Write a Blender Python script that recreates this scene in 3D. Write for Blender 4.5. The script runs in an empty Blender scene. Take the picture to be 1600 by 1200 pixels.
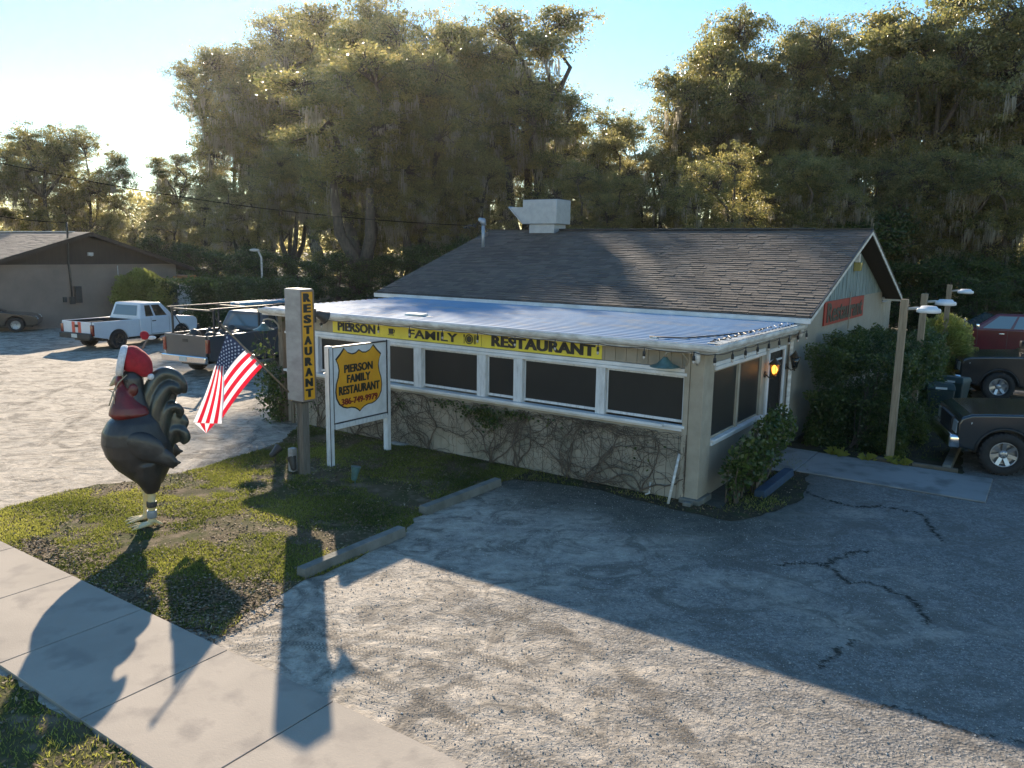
import bpy, bmesh, math, random
import numpy as np
from math import sin, cos, pi, radians, atan2, hypot, sqrt
from mathutils import Vector, Matrix, noise as mnoise

S = bpy.context.scene
COL = S.collection
# ------------------------------------------------------------------ camera
F_PX, PITCH, ROLL, TH, CAM_H = 1231.6, .167983, .0155009, -.60496, 4.0
_fw = Vector((0, cos(PITCH), -sin(PITCH)))
_x = Vector((1, 0, 0)); _u = _x.cross(_fw)
_X = _x * cos(ROLL) + _u * sin(ROLL)
_U = -_x * sin(ROLL) + _u * cos(ROLL)
cd = bpy.data.cameras.new('camera'); cam = bpy.data.objects.new('camera', cd); COL.objects.link(cam)
cd.sensor_width = 36; cd.lens = 36 * F_PX / 1600; cd.clip_start = .1; cd.clip_end = 2000
cam.matrix_world = Matrix(((_X.x, _U.x, -_fw.x, 0), (_X.y, _U.y, -_fw.y, 0), (_X.z, _U.z, -_fw.z, CAM_H), (0, 0, 0, 1)))
S.camera = cam
# ------------------------------------------------------------------ sky, sun, exposure
SUN_AZ, SUN_EL = radians(-14.6), radians(22.4)
w = bpy.data.worlds.new('World'); S.world = w; w.use_nodes = True
nt = w.node_tree; nt.nodes.clear()
sky = nt.nodes.new('ShaderNodeTexSky'); sky.sky_type = 'NISHITA'; sky.sun_disc = False
sky.sun_elevation = SUN_EL; sky.sun_rotation = SUN_AZ
sky.air_density = 1.2; sky.dust_density = 0; sky.ozone_density = 2.5
bg = nt.nodes.new('ShaderNodeBackground'); bg.inputs[1].default_value = .095
wo = nt.nodes.new('ShaderNodeOutputWorld')
hs_ = nt.nodes.new('ShaderNodeHueSaturation'); hs_.inputs['Saturation'].default_value = 1.2; nt.links.new(sky.outputs[0], hs_.inputs['Color']); nt.links.new(hs_.outputs[0], bg.inputs[0]); nt.links.new(bg.outputs[0], wo.inputs[0])
sd = bpy.data.lights.new('sun', 'SUN'); sd.energy = 4.7; sd.angle = radians(.53); sd.color = (1, .85, .66)
sun = bpy.data.objects.new('sun', sd); COL.objects.link(sun)
sdir = Vector((sin(SUN_AZ) * cos(SUN_EL), cos(SUN_AZ) * cos(SUN_EL), sin(SUN_EL)))
sun.rotation_euler = sdir.to_track_quat('Z', 'Y').to_euler(); sun.location = (0, 0, 40)
S.view_settings.view_transform = 'Standard'; S.view_settings.look = 'None'
S.view_settings.exposure = 1.22; S.view_settings.gamma = 1
S.render.engine = 'CYCLES'
S.cycles.max_bounces = 8; S.cycles.diffuse_bounces = 5; S.cycles.volume_bounces = 0; S.cycles.transparent_max_bounces = 8; S.cycles.use_adaptive_sampling = True

# ------------------------------------------------------------------ placing helpers
def ray(px, py): return _fw + _X * ((px - 800) / F_PX) + _U * ((600 - py) / F_PX)
def g(px, py, z=0.):
    d = ray(px, py); t = (z - CAM_H) / d.z
    return Vector((d.x * t, d.y * t, z))
def at(px, py, y):
    d = ray(px, py); t = y / d.y
    return Vector((d.x * t, y, CAM_H + d.z * t))
O = Vector((3.0152, 12.2713, 0))
AX = Vector((cos(TH), sin(TH), 0)); BX = Vector((-sin(TH), cos(TH), 0))
def W(a, b, z=0.): return O + AX * a + BX * b + Vector((0, 0, z))
def loc(P):
    d = P - O; return d.dot(AX), d.dot(BX)

# ------------------------------------------------------------------ materials
def nd(t, ty, **k):
    n = t.nodes.new(ty)
    for a, v in k.items(): setattr(n, a, v)
    return n
def mat(name, col, rough=.6, col2=None, scale=4., detail=6., thr=(.35, .65), bump=0., bscale=None, metal=0., spec=.5,
        coat=0., stretch=None, emit=None, estr=0., trans=0., col3=None, s3=1., alpha=None, transl=0., attr=None):
    m = bpy.data.materials.new(name); m.use_nodes = True; t = m.node_tree
    p = t.nodes['Principled BSDF']; L = t.links.new
    p.inputs['Roughness'].default_value = rough; p.inputs['Metallic'].default_value = metal
    p.inputs['Specular IOR Level'].default_value = spec; p.inputs['Coat Weight'].default_value = coat
    p.inputs['Coat Roughness'].default_value = .08
    tc = nd(t, 'ShaderNodeTexCoord'); v = tc.outputs['Object']
    if stretch:
        mp = nd(t, 'ShaderNodeMapping'); mp.inputs['Scale'].default_value = stretch; L(v, mp.inputs[0]); v = mp.outputs[0]
    c = None
    if col2:
        n = nd(t, 'ShaderNodeTexNoise'); n.inputs['Scale'].default_value = scale; n.inputs['Detail'].default_value = detail
        n.inputs['Roughness'].default_value = .6; L(v, n.inputs['Vector'])
        r = nd(t, 'ShaderNodeMapRange'); r.inputs[1].default_value = thr[0]; r.inputs[2].default_value = thr[1]; L(n.outputs[0], r.inputs[0])
        mx = nd(t, 'ShaderNodeMix', data_type='RGBA'); mx.inputs[6].default_value = (*col, 1); mx.inputs[7].default_value = (*col2, 1)
        L(r.outputs[0], mx.inputs[0]); c = mx.outputs[2]
        if col3:
            n3 = nd(t, 'ShaderNodeTexNoise'); n3.inputs['Scale'].default_value = s3; n3.inputs['Detail'].default_value = 8; L(v, n3.inputs['Vector'])
            r3 = nd(t, 'ShaderNodeMapRange'); r3.inputs[1].default_value = .52; r3.inputs[2].default_value = .68; L(n3.outputs[0], r3.inputs[0])
            m3 = nd(t, 'ShaderNodeMix', data_type='RGBA'); m3.inputs[7].default_value = (*col3, 1); L(c, m3.inputs[6]); L(r3.outputs[0], m3.inputs[0]); c = m3.outputs[2]
    if attr:
        a = nd(t, 'ShaderNodeAttribute', attribute_name=attr); 
        r = nd(t, 'ShaderNodeValToRGB'); e = r.color_ramp.elements
        e[0].color = (*col, 1); e[1].color = (*col2, 1)
        if col3: q = e.new(s3); q.color = (*col3, 1)
        L(a.outputs['Fac'], r.inputs[0]); c = r.outputs[0]
    if c is None: p.inputs['Base Color'].default_value = (*col, 1)
    else: L(c, p.inputs['Base Color'])
    if bump:
        n = nd(t, 'ShaderNodeTexNoise'); n.inputs['Scale'].default_value = bscale or scale * 6; n.inputs['Detail'].default_value = 6; L(v, n.inputs['Vector'])
        b = nd(t, 'ShaderNodeBump'); b.inputs['Strength'].default_value = bump; b.inputs['Distance'].default_value = .02
        L(n.outputs[0], b.inputs['Height']); L(b.outputs[0], p.inputs['Normal'])
    if emit:
        p.inputs['Emission Color'].default_value = (*emit, 1); p.inputs['Emission Strength'].default_value = estr
    if trans: p.inputs['Transmission Weight'].default_value = trans
    if transl:
        tr = nd(t, 'ShaderNodeBsdfTranslucent'); ms = nd(t, 'ShaderNodeMixShader'); ms.inputs[0].default_value = transl
        if c is None: tr.inputs[0].default_value = (*[min(1, q * 1.3) for q in col], 1)
        else:
            hs = nd(t, 'ShaderNodeHueSaturation'); hs.inputs['Value'].default_value = 2.3; L(c, hs.inputs['Color']); L(hs.outputs[0], tr.inputs[0])
        out = t.nodes['Material Output']; L(p.outputs[0], ms.inputs[1]); L(tr.outputs[0], ms.inputs[2]); L(ms.outputs[0], out.inputs[0])
    return m

M = {}
def weathered(name, c1, c2, rough=.7, **k): M[name] = mat(name, c1, rough, c2, **k)
weathered('siding', (.42, .36, .28), (.30, .26, .20), scale=1.6, bump=.15, bscale=40, col3=(.27, .25, .19), s3=2.2)
weathered('trimtan', (.42, .36, .275), (.33, .28, .21), scale=3, bump=.1)
weathered('stucco', (.36, .32, .26), (.30, .265, .21), scale=1.2, bump=.35, bscale=60)
weathered('white', (.80, .80, .80), (.62, .62, .61), .45, scale=3)
weathered('white_dirty', (.78, .76, .72), (.47, .44, .39), .55, scale=4, stretch=(1, 1, 3), bump=.05)
weathered('white_wood', (.72, .72, .71), (.45, .44, .43), .6, scale=5, stretch=(4, 4, .8), thr=(.45, .8), bump=.2, bscale=30)
weathered('mildew', (.30, .36, .34), (.12, .16, .16), .8, scale=3, stretch=(5, 5, .5), bump=.1)
weathered('galv', (.36, .40, .45), (.29, .33, .38), .42, scale=5, metal=.5)
weathered('darkmetal', (.035, .035, .035), (.06, .055, .05), .5, scale=8)
weathered('bronze', (.06, .045, .03), (.11, .08, .05), .45, scale=12, metal=.4)
weathered('greenenamel', (.10, .19, .19), (.06, .12, .11), .4, scale=10)
weathered('oldwood', (.27, .215, .15), (.14, .11, .08), .8, scale=5, stretch=(6, 6, .6), bump=.35, bscale=18)
weathered('palewood', (.36, .28, .19), (.22, .165, .105), .8, scale=5, stretch=(6, 6, .5), bump=.3, bscale=18)
weathered('greypost', (.22, .19, .155), (.12, .105, .085), .85, scale=6, stretch=(8, 8, .6), bump=.4, bscale=14)
weathered('greybox', (.40, .38, .36), (.28, .265, .25), .6, scale=3, stretch=(1, 1, 2))
weathered('signblack', (.012, .012, .012), (.03, .03, .028), .5, scale=9)
weathered('signorange', (.88, .42, .02), (.76, .34, .02), .5, scale=2.5)
weathered('signyellow', (.84, .70, .07), (.72, .59, .06), .5, scale=2.5)
weathered('signred', (.42, .035, .02), (.30, .028, .018), .6, scale=3)
weathered('letterred', (.22, .012, .012), (.18, .012, .012), .5, scale=3)
weathered('brownwall', (.27, .205, .165), (.21, .16, .13), .85, scale=.8, bump=.2, bscale=30)
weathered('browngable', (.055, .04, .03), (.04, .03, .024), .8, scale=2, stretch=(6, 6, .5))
weathered('concrete', (.36, .33, .29), (.27, .25, .22), .85, scale=1.5, bump=.25, bscale=50, col3=(.20, .185, .165), s3=2.5)
weathered('stopblock', (.20, .195, .17), (.12, .12, .10), .9, scale=4, bump=.4, bscale=30)
weathered('blueblock', (.035, .075, .13), (.03, .05, .08), .7, scale=5, bump=.3, bscale=30)
weathered('timber', (.15, .125, .095), (.09, .08, .06), .9, scale=5, bump=.4)
weathered('roosterblack', (.036, .034, .035), (.018, .018, .019), .42, scale=5, bump=.35, bscale=16, coat=.2, stretch=(1, 1, .6))
weathered('roostertail', (.050, .058, .046), (.028, .028, .026), .3, scale=5, bump=.15, bscale=12, coat=.3)
weathered('roosterred', (.17, .012, .012), (.09, .012, .010), .4, scale=7, coat=.2)
weathered('rooster_leg', (.66, .45, .12), (.66, .56, .36), .5, scale=5)
weathered('beak', (.50, .43, .28), (.40, .33, .2), .5, scale=7)
weathered('hatred', (.42, .022, .035), (.28, .015, .025), .9, scale=14, bump=.6, bscale=22)
weathered('fluff', (.80, .80, .82), (.60, .60, .62), 1., scale=30, bump=.8, bscale=60)
weathered('cord', (.50, .42, .30), (.38, .30, .2), .9, scale=20)
weathered('bark', (.13, .105, .085), (.065, .055, .045), .95, scale=3, stretch=(3, 3, .7), bump=.6, bscale=8)
weathered('vine', (.15, .115, .085), (.09, .07, .052), .95, scale=8)
weathered('tyre', (.018, .018, .018), (.03, .028, .026), .85, scale=12, bump=.4, bscale=25)
weathered('rim', (.45, .45, .46), (.36, .36, .37), .3, scale=8, metal=.8)
weathered('rimdark', (.05, .05, .05), (.03, .03, .03), .4, scale=8, metal=.4)
weathered('chrome', (.75, .75, .76), (.68, .68, .7), .12, scale=4, metal=1.)
weathered('plastic', (.022, .022, .023), (.035, .034, .033), .55, scale=8)
weathered('bin', (.022, .045, .04), (.035, .055, .05), .5, scale=3)
weathered('paint_white', (.72, .73, .75), (.62, .63, .66), .3, scale=1.3, coat=.6)
weathered('paint_grey', (.060, .064, .072), (.08, .08, .08), .35, scale=1.5, coat=.5)
weathered('paint_black', (.008, .008, .010), (.016, .016, .017), .25, scale=2, coat=.8)
weathered('paint_red', (.13, .006, .012), (.10, .006, .01), .25, scale=2, coat=.8)
weathered('paint_green', (.010, .018, .024), (.018, .022, .026), .22, scale=2, coat=.9)
weathered('stripe_red', (.70, .12, .07), (.60, .10, .06), .4, scale=2)
weathered('bluelad', (.10, .28, .45), (.16, .36, .52), .5, scale=4)
weathered('tail_lens', (.25, .02, .012), (.18, .02, .01), .15, scale=6, coat=.8)
weathered('plate', (.6, .62, .6), (.5, .52, .5), .5, scale=9)
weathered('amber', (.42, .36, .14), (.36, .30, .1), .25, scale=6)
weathered('duct', (.05, .05, .05), (.03, .03, .03), .6, scale=6)
weathered('solar', (.02, .02, .03), (.03, .03, .04), .2, scale=3)
weathered('flag_red', (.50, .010, .03), (.42, .01, .025), .8, scale=3, transl=.3)
weathered('flag_white', (.68, .67, .69), (.58, .57, .60), .8, scale=3, transl=.3)
weathered('flag_blue', (.012, .02, .055), (.008, .015, .04), .8, scale=3, transl=.25)
weathered('flag_grey', (.42, .40, .42), (.34, .32, .35), .8, scale=3)
weathered('sticks', (.22, .17, .12), (.13, .10, .07), .9, scale=8)
M['leaf_round'] = mat('leaf_round', (.07, .085, .02), .35, (.26, .26, .07), col3=(.16, .17, .04), s3=.5, attr='v', transl=.4, spec=.6)  # yellow-green leaves, lightened to stand in for sun on the round bush
M['wire'] = mat('wire', (.02, .02, .02), 1., spec=.0)
M['glass'] = mat('glass', (.02, .025, .028), .06, spec=.7, coat=.5)
M['glass_sky'] = mat('glass_sky', (.10, .14, .16), .08, spec=.9, coat=.8)
M['screen'] = mat('screen', (.016, .016, .015), .45, (.024, .023, .020), scale=1.1, bump=.25, bscale=300, spec=.35)
M['lamp_glow'] = mat('lamp_glow', (.9, .5, .1), .4, emit=(1, .45, .08), estr=4.)
M['bulb'] = mat('bulb', (.5, .45, .4), .15, spec=.8, coat=.5)
M['lens'] = mat('lens', (.55, .56, .55), .12, spec=.8, coat=.8)
M['leaf'] = mat('leaf', (.070, .082, .026), .28, (.30, .24, .085), col3=(.165, .155, .05), s3=.55, attr='v', transl=.55, spec=.9)
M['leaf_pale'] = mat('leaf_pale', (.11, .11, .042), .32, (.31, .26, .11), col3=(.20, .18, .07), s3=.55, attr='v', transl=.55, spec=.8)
M['leaf_shrub'] = mat('leaf_shrub', (.022, .042, .012), .35, (.10, .125, .025), col3=(.045, .075, .018), s3=.6, attr='v', transl=.35, spec=.6)
M['moss'] = mat('moss', (.20, .18, .14), .95, (.36, .32, .25), attr='v', transl=.5, spec=.1)
M['grass'] = mat('grass', (.055, .070, .014), .6, (.27, .26, .055), col3=(.15, .16, .03), s3=.6, attr='v', transl=.4, spec=.3)
M['litter'] = mat('litter', (.09, .06, .035), .8, (.40, .31, .20), col3=(.19, .13, .08), s3=.6, attr='v', spec=.2)
M['pebble'] = mat('pebble', (.20, .18, .16), .85, (.55, .50, .44), attr='v', spec=.3)

# ------------------------------------------------------------------ mesh builder
class MB:
    def __init__(s): s.v = []; s.f = []; s.m = []; s.sm = []
    def add(s, vs, fs, m=0, smooth=False, T=None):
        o = len(s.v)
        s.v += [tuple(T @ Vector(q)) for q in vs] if T is not None else [tuple(q) for q in vs]
        for q in fs: s.f.append([i + o for i in q]); s.m.append(m); s.sm.append(smooth)
        return s
    def box(s, x0, x1, y0, y1, z0, z1, m=0, T=None):
        if x0 > x1: x0, x1 = x1, x0
        if y0 > y1: y0, y1 = y1, y0
        vs = [(x, y, z) for z in (z0, z1) for y in (y0, y1) for x in (x0, x1)]
        return s.add(vs, [(0, 2, 3, 1), (4, 5, 7, 6), (0, 1, 5, 4), (2, 6, 7, 3), (0, 4, 6, 2), (1, 3, 7, 5)], m, False, T)
    def hexa(s, bot, top, m=0):   # 4 bottom pts ccw, 4 top pts
        return s.add(list(bot) + list(top), [(3, 2, 1, 0), (4, 5, 6, 7), (0, 1, 5, 4), (1, 2, 6, 5), (2, 3, 7, 6), (3, 0, 4, 7)], m)
    def tube(s, pts, r, n=8, m=0, caps=True, smooth=True, T=None):
        pts = [Vector(p) for p in pts]; k = len(pts)
        rs = r if isinstance(r, (list, tuple)) else [r] * k
        vs = []; ref = None
        for i, p in enumerate(pts):
            d = (pts[min(i + 1, k - 1)] - pts[max(i - 1, 0)]); d = d.normalized() if d.length > 1e-9 else Vector((0, 0, 1))
            if ref is None: ref = Vector((0, 0, 1)) if abs(d.z) < .9 else Vector((1, 0, 0))
            x = d.cross(ref).normalized(); y = x.cross(d).normalized(); ref = y
            for j in range(n):
                a = 2 * pi * j / n + pi / n; vs.append(p + (x * cos(a) + y * sin(a)) * rs[i])
        fs = [(i * n + j, i * n + (j + 1) % n, (i + 1) * n + (j + 1) % n, (i + 1) * n + j) for i in range(k - 1) for j in range(n)]
        s.add(vs, fs, m, smooth, T)
        if caps: s.add(vs[:n], [tuple(range(n))[::-1]], m, False, T); s.add(vs[-n:], [tuple(range(n))], m, False, T)
        return s
    def lathe(s, prof, n=20, m=0, T=None, smooth=True):   # prof [(r,z)]
        vs = [(r * cos(2 * pi * j / n), r * sin(2 * pi * j / n), z) for r, z in prof for j in range(n)]
        fs = [(i * n + j, i * n + (j + 1) % n, (i + 1) * n + (j + 1) % n, (i + 1) * n + j) for i in range(len(prof) - 1) for j in range(n)]
        s.add(vs, fs, m, smooth, T)
        for i, rv in ((0, True), (len(prof) - 1, False)):
            if prof[i][0] > 1e-4:
                q = list(range(i * n, i * n + n)); s.add([vs[t] for t in q], [tuple(range(n))[::-1] if rv else tuple(range(n))], m, False, T)
        return s
    def ell(s, c, r, m=0, nu=20, nv=12, T=None, rot=None):
        vs = []; fs = []
        for i in range(nv + 1):
            ph = pi * i / nv
            for j in range(nu):
                a = 2 * pi * j / nu; q = Vector((r[0] * sin(ph) * cos(a), r[1] * sin(ph) * sin(a), r[2] * cos(ph)))
                if rot is not None: q = rot @ q
                vs.append(q + Vector(c))
        for i in range(nv):
            for j in range(nu): fs.append((i * nu + j, (i + 1) * nu + j, (i + 1) * nu + (j + 1) % nu, i * nu + (j + 1) % nu))
        return s.add(vs, fs, m, True, T)
    def prism(s, poly, d0, d1, axis='y', m=0, T=None):
        P = (lambda u, v, w: (u, w, v)) if axis == 'y' else ((lambda u, v, w: (w, u, v)) if axis == 'x' else (lambda u, v, w: (u, v, w)))
        n = len(poly); vs = [P(u, v, d0) for u, v in poly] + [P(u, v, d1) for u, v in poly]
        fs = [tuple(range(n)), tuple(range(2 * n - 1, n - 1, -1))] + [(i, i + n, (i + 1) % n + n, (i + 1) % n) for i in range(n)]
        return s.add(vs, fs, m, False, T)
    def mesh(s, name, mats, bevel=0., seg=2, clean=True):
        me = bpy.data.meshes.new(name); me.from_pydata(s.v, [], s.f)
        me.polygons.foreach_set('material_index', s.m); me.polygons.foreach_set('use_smooth', s.sm)
        for q in (mats if isinstance(mats, (list, tuple)) else [mats]): me.materials.append(M[q] if isinstance(q, str) else q)
        if clean or bevel:
            b = bmesh.new(); b.from_mesh(me)
            bmesh.ops.remove_doubles(b, verts=b.verts, dist=1e-5)
            b.normal_update()
            if bevel:
                es = [e for e in b.edges if len(e.link_faces) == 2 and e.calc_face_angle(0) > .6]
                bmesh.ops.bevel(b, geom=es, offset=bevel, segments=seg, affect='EDGES', clamp_overlap=True, profile=.6)
                for f in b.faces: f.smooth = f.smooth or f.calc_area() < bevel * 3
            bmesh.ops.recalc_face_normals(b, faces=b.faces)
            b.to_mesh(me); b.free()
        return me
    def build(s, name, mats, parent=None, bevel=0., seg=2, loc=None, rz=0., label=None, clean=True):
        return link(name, s.mesh(name, mats, bevel, seg, clean), parent, loc, rz, label)
def link(name, me, parent=None, loc=None, rz=0., label=None):
    o = bpy.data.objects.new(name, me); COL.objects.link(o)
    if parent: o.parent = parent
    if loc is not None: o.location = loc
    o.rotation_euler[2] = rz
    if label: o['label'] = label
    return o
def tag(o, label=None, cat=None, group=None, kind=None):
    if label: o['label'] = label
    if cat: o['category'] = cat
    if group: o['group'] = group
    if kind: o['kind'] = kind
    return o
def thing(name, label, cat, loc=(0, 0, 0), rz=0., group=None):
    o = bpy.data.objects.new(name, None); COL.objects.link(o); o.location = loc; o.rotation_euler[2] = rz
    o.empty_display_size = .2
    return tag(o, label, cat, group)
def copy_tree(o, parent=None):
    c = o.copy(); COL.objects.link(c); c.parent = parent
    for ch in list(o.children): copy_tree(ch, c)
    return c
def text_mesh(txt, size, bold=0., depth=.006, sx=1., space=1., align='CENTER'):
    cu = bpy.data.curves.new('lettering', 'FONT'); cu.body = txt; cu.size = size; cu.extrude = depth / 2; cu.offset = bold
    cu.align_x = align; cu.align_y = 'CENTER'; cu.space_character = space; cu.resolution_u = 4
    o = bpy.data.objects.new('lettering', cu); COL.objects.link(o)
    me = bpy.data.meshes.new_from_object(o.evaluated_get(bpy.context.evaluated_depsgraph_get()))
    bpy.data.objects.remove(o); bpy.data.curves.remove(cu)
    if sx != 1: me.transform(Matrix.Diagonal((sx, 1, 1, 1)))
    return me
# text frames: local X -> reading direction, local Y -> up, local Z -> toward the viewer
def frame(origin, xdir, ydir):
    x = Vector(xdir).normalized(); y = Vector(ydir).normalized(); z = x.cross(y)
    return Matrix(((x.x, y.x, z.x, origin[0]), (x.y, y.y, z.y, origin[1]), (x.z, y.z, z.z, origin[2]), (0, 0, 0, 1)))
def fit_text(name, txt, cx, cy, wd, ht, T, m, parent, bold=.02, depth=.006):
    me0 = text_mesh(txt, .25, bold=bold * .5, depth=depth, space=1.0 + bold * 3)
    bm = bmesh.new()
    for i_, sh in enumerate((-1, 0, 1) if bold > .005 else (0,)):
        n0 = len(bm.verts); bm.from_mesh(me0); bm.verts.ensure_lookup_table()
        for v in bm.verts[n0:]: v.co.x += sh * bold * .62; v.co.z += .0007 * i_
    me = bpy.data.meshes.new(name); bm.to_mesh(me); bm.free()
    co = np.array([v.co for v in me.vertices]); lo, hi = co.min(0), co.max(0)
    me.transform(Matrix.Translation((cx, cy, 0)) @ Matrix.Diagonal((wd / (hi[0] - lo[0]), ht / (hi[1] - lo[1]), 1, 1)) @ Matrix.Translation((-(hi[0] + lo[0]) / 2, -(hi[1] + lo[1]) / 2, 0)))
    me.transform(T); me.materials.clear(); me.materials.append(M[m]); me.name = name
    return link(name, me, parent)
def put_text(name, txt, size, T, m, parent, **k):
    me = text_mesh(txt, size, **k); me.transform(T); me.materials.clear(); me.materials.append(M[m]); me.name = name
    return link(name, me, parent)
rng = np.random.default_rng(7)

# numpy leaf scatter ------------------------------------------------
def leaf_mesh(name, cen, size, val, m, seed=1, aspect=.55, updir=None, tilt=1., flat=1.):
    r = np.random.default_rng(seed); n = len(cen)
    d = r.normal(size=(n, 3)) * np.array((1, 1, flat)); 
    if updir is not None: d = d * tilt + np.array(updir)
    d /= np.linalg.norm(d, axis=1)[:, None]
    e = r.normal(size=(n, 3)) * np.array((1, 1, flat)); e -= (e * d).sum(1)[:, None] * d; e /= np.linalg.norm(e, axis=1)[:, None]
    sz = (size * r.uniform(.6, 1.35, n))[:, None]
    v = np.empty((n, 4, 3)); v[:, 0] = cen - d * sz * .5; v[:, 1] = cen + e * sz * aspect * .5; v[:, 2] = cen + d * sz * .5; v[:, 3] = cen - e * sz * aspect * .5
    return raw_mesh(name, v.reshape(-1, 3), 4, np.repeat(val, 4), m)
def raw_mesh(name, v, k, val, m):
    me = bpy.data.meshes.new(name); n = len(v) // k
    me.vertices.add(len(v)); me.vertices.foreach_set('co', v.astype(np.float32).ravel())
    me.loops.add(len(v)); me.loops.foreach_set('vertex_index', np.arange(len(v), dtype=np.int32))
    me.polygons.add(n); me.polygons.foreach_set('loop_start', np.arange(0, len(v), k, dtype=np.int32))
    a = me.attributes.new('v', 'FLOAT', 'POINT'); a.data.foreach_set('value', np.asarray(val, dtype=np.float32))
    me.update(calc_edges=True); me.materials.append(M[m]); return me

# ================================================================== GROUND
def ground_material():
    m = bpy.data.materials.new('lot_surface'); m.use_nodes = True; t = m.node_tree; L = t.links.new; p = t.nodes['Principled BSDF']
    p.inputs['Roughness'].default_value = .9; p.inputs['Specular IOR Level'].default_value = .25
    tc = nd(t, 'ShaderNodeTexCoord'); v = tc.outputs['Object']
    def noise(sc, det=6, rough=.6, vec=v, dist=0.):
        n = nd(t, 'ShaderNodeTexNoise'); n.inputs['Scale'].default_value = sc; n.inputs['Detail'].default_value = det
        n.inputs['Roughness'].default_value = rough; n.inputs['Distortion'].default_value = dist; L(vec, n.inputs['Vector']); return n.outputs[0]
    def mr(s, a, b, c=0., d=1.):
        n = nd(t, 'ShaderNodeMapRange'); L(s, n.inputs[0])
        for i, q in enumerate((a, b, c, d)): n.inputs[i + 1].default_value = q
        return n.outputs[0]
    def mix(f, A, B):
        n = nd(t, 'ShaderNodeMix', data_type='RGBA')
        if hasattr(f, 'links'): L(f, n.inputs[0])
        else: n.inputs[0].default_value = f
        for s_, i in ((A, 6), (B, 7)):
            if isinstance(s_, tuple): n.inputs[i].default_value = (*s_, 1)
            else: L(s_, n.inputs[i])
        return n.outputs[2]
    def math(op, A, B=None):
        n = nd(t, 'ShaderNodeMath', operation=op)
        for i, q in enumerate((A, B)):
            if q is None: continue
            if hasattr(q, 'links'): L(q, n.inputs[i])
            else: n.inputs[i].default_value = q
        return n.outputs[0]
    sx = nd(t, 'ShaderNodeSeparateXYZ'); L(v, sx.inputs[0])
    # mixing of bare sand with crushed stone, streaked along the drive
    rot = nd(t, 'ShaderNodeMapping'); rot.inputs['Rotation'].default_value = (0, 0, -TH - .25); rot.inputs['Scale'].default_value = (.45, 1.5, 1); L(v, rot.inputs[0])
    big = noise(.55, 5, .6, rot.outputs[0], 1.2)
    mid = noise(1.9, 7, .65, v, .6)
    # more stone to the right/front of the restaurant, more sand to the left
    side = mr(sx.outputs[0], -3., 6., -.10, .13)
    fsum = math('ADD', math('ADD', math('MULTIPLY', big, .6), math('MULTIPLY', mid, .4)), side)
    f = mr(fsum, .42, .60)
    sand = mix(mr(noise(7, 8, .7), .35, .7), (.55, .475, .38), (.33, .28, .22))
    vor = nd(t, 'ShaderNodeTexVoronoi'); vor.inputs['Scale'].default_value = 34; L(v, vor.inputs['Vector'])
    vs = nd(t, 'ShaderNodeSeparateColor'); L(vor.outputs['Color'], vs.inputs[0])
    stone = mix(vs.outputs[0], (.055, .055, .055), (.46, .43, .39))
    stone = mix(mr(noise(60, 6, .8), .42, .60), stone, (.07, .068, .064))
    c = mix(math('MULTIPLY', f, .82), sand, stone)
    dirt = mr(noise(.9, 8, .7, v, 1.), .54, .70)
    c = mix(math('MULTIPLY', dirt, .6), c, (.15, .125, .085))
    pock = mr(noise(1.5, 9, .72, v, 1.4), .49, .60)
    c = mix(math('MULTIPLY', pock, .80), c, (.125, .105, .082))
    scuff = mr(noise(4.5, 9, .75, rot.outputs[0], .5), .53, .62)
    c = mix(math('MULTIPLY', scuff, .55), c, (.16, .14, .11))
    grit = mr(noise(22, 6, .9), .52, .62)
    c = mix(math('MULTIPLY', grit, math('ADD', math('MULTIPLY', f, .5), .25)), c, (.07, .063, .055))
    chips = mr(noise(30, 4, .9, rot.outputs[0]), .60, .66)
    c = mix(math('MULTIPLY', chips, .6), c, (.52, .50, .46))
    # mossy stain at the foot of the wall
    lb = nd(t, 'ShaderNodeVectorMath', operation='SUBTRACT'); lb.inputs[1].default_value = O; L(v, lb.inputs[0])
    db = nd(t, 'ShaderNodeVectorMath', operation='DOT_PRODUCT'); db.inputs[1].default_value = BX; L(lb.outputs[0], db.inputs[0])
    da = nd(t, 'ShaderNodeVectorMath', operation='DOT_PRODUCT'); da.inputs[1].default_value = AX; L(lb.outputs[0], da.inputs[0])
    wall = math('MULTIPLY', mr(math('ADD', db.outputs['Value'], math('MULTIPLY', noise(1.3, 7, .7), 2.4)), -1.2, .2), mr(da.outputs['Value'], 2.2, .8))
    wall = math('MULTIPLY', wall, mr(da.outputs['Value'], -9.5, -4.))
    c = mix(math('MULTIPLY', wall, .85), c, mix(mr(noise(5, 6), .4, .6), (.035, .040, .022), (.075, .07, .05)))
    grey = mr(math('ADD', side, math('MULTIPLY', noise(.7, 5), .2)), .02, .22)
    c = mix(math('MULTIPLY', grey, .25), c, (.19, .19, .19))
    # forest floor beyond the lots
    far = math('MAXIMUM', mr(sx.outputs[1], 44, 50), mr(math('ADD', sx.outputs[1], math('MULTIPLY', sx.outputs[0], 1.2)), 60, 75))
    c = mix(far, c, mix(mr(noise(1.2, 8), .4, .6), (.05, .045, .03), (.09, .075, .05)))
    L(c, p.inputs['Base Color'])
    b1 = nd(t, 'ShaderNodeBump'); b1.inputs['Strength'].default_value = .6; b1.inputs['Distance'].default_value = .10
    L(math('ADD', noise(1.6, 8, .65, v, .8), math('MULTIPLY', noise(7, 5, .7), .35)), b1.inputs['Height'])
    b2 = nd(t, 'ShaderNodeBump'); b2.inputs['Strength'].default_value = .6; b2.inputs['Distance'].default_value = .012
    L(math('MULTIPLY', vor.outputs['Distance'], math('ADD', f, .25)), b2.inputs['Height']); L(b1.outputs[0], b2.inputs['Normal'])
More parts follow.
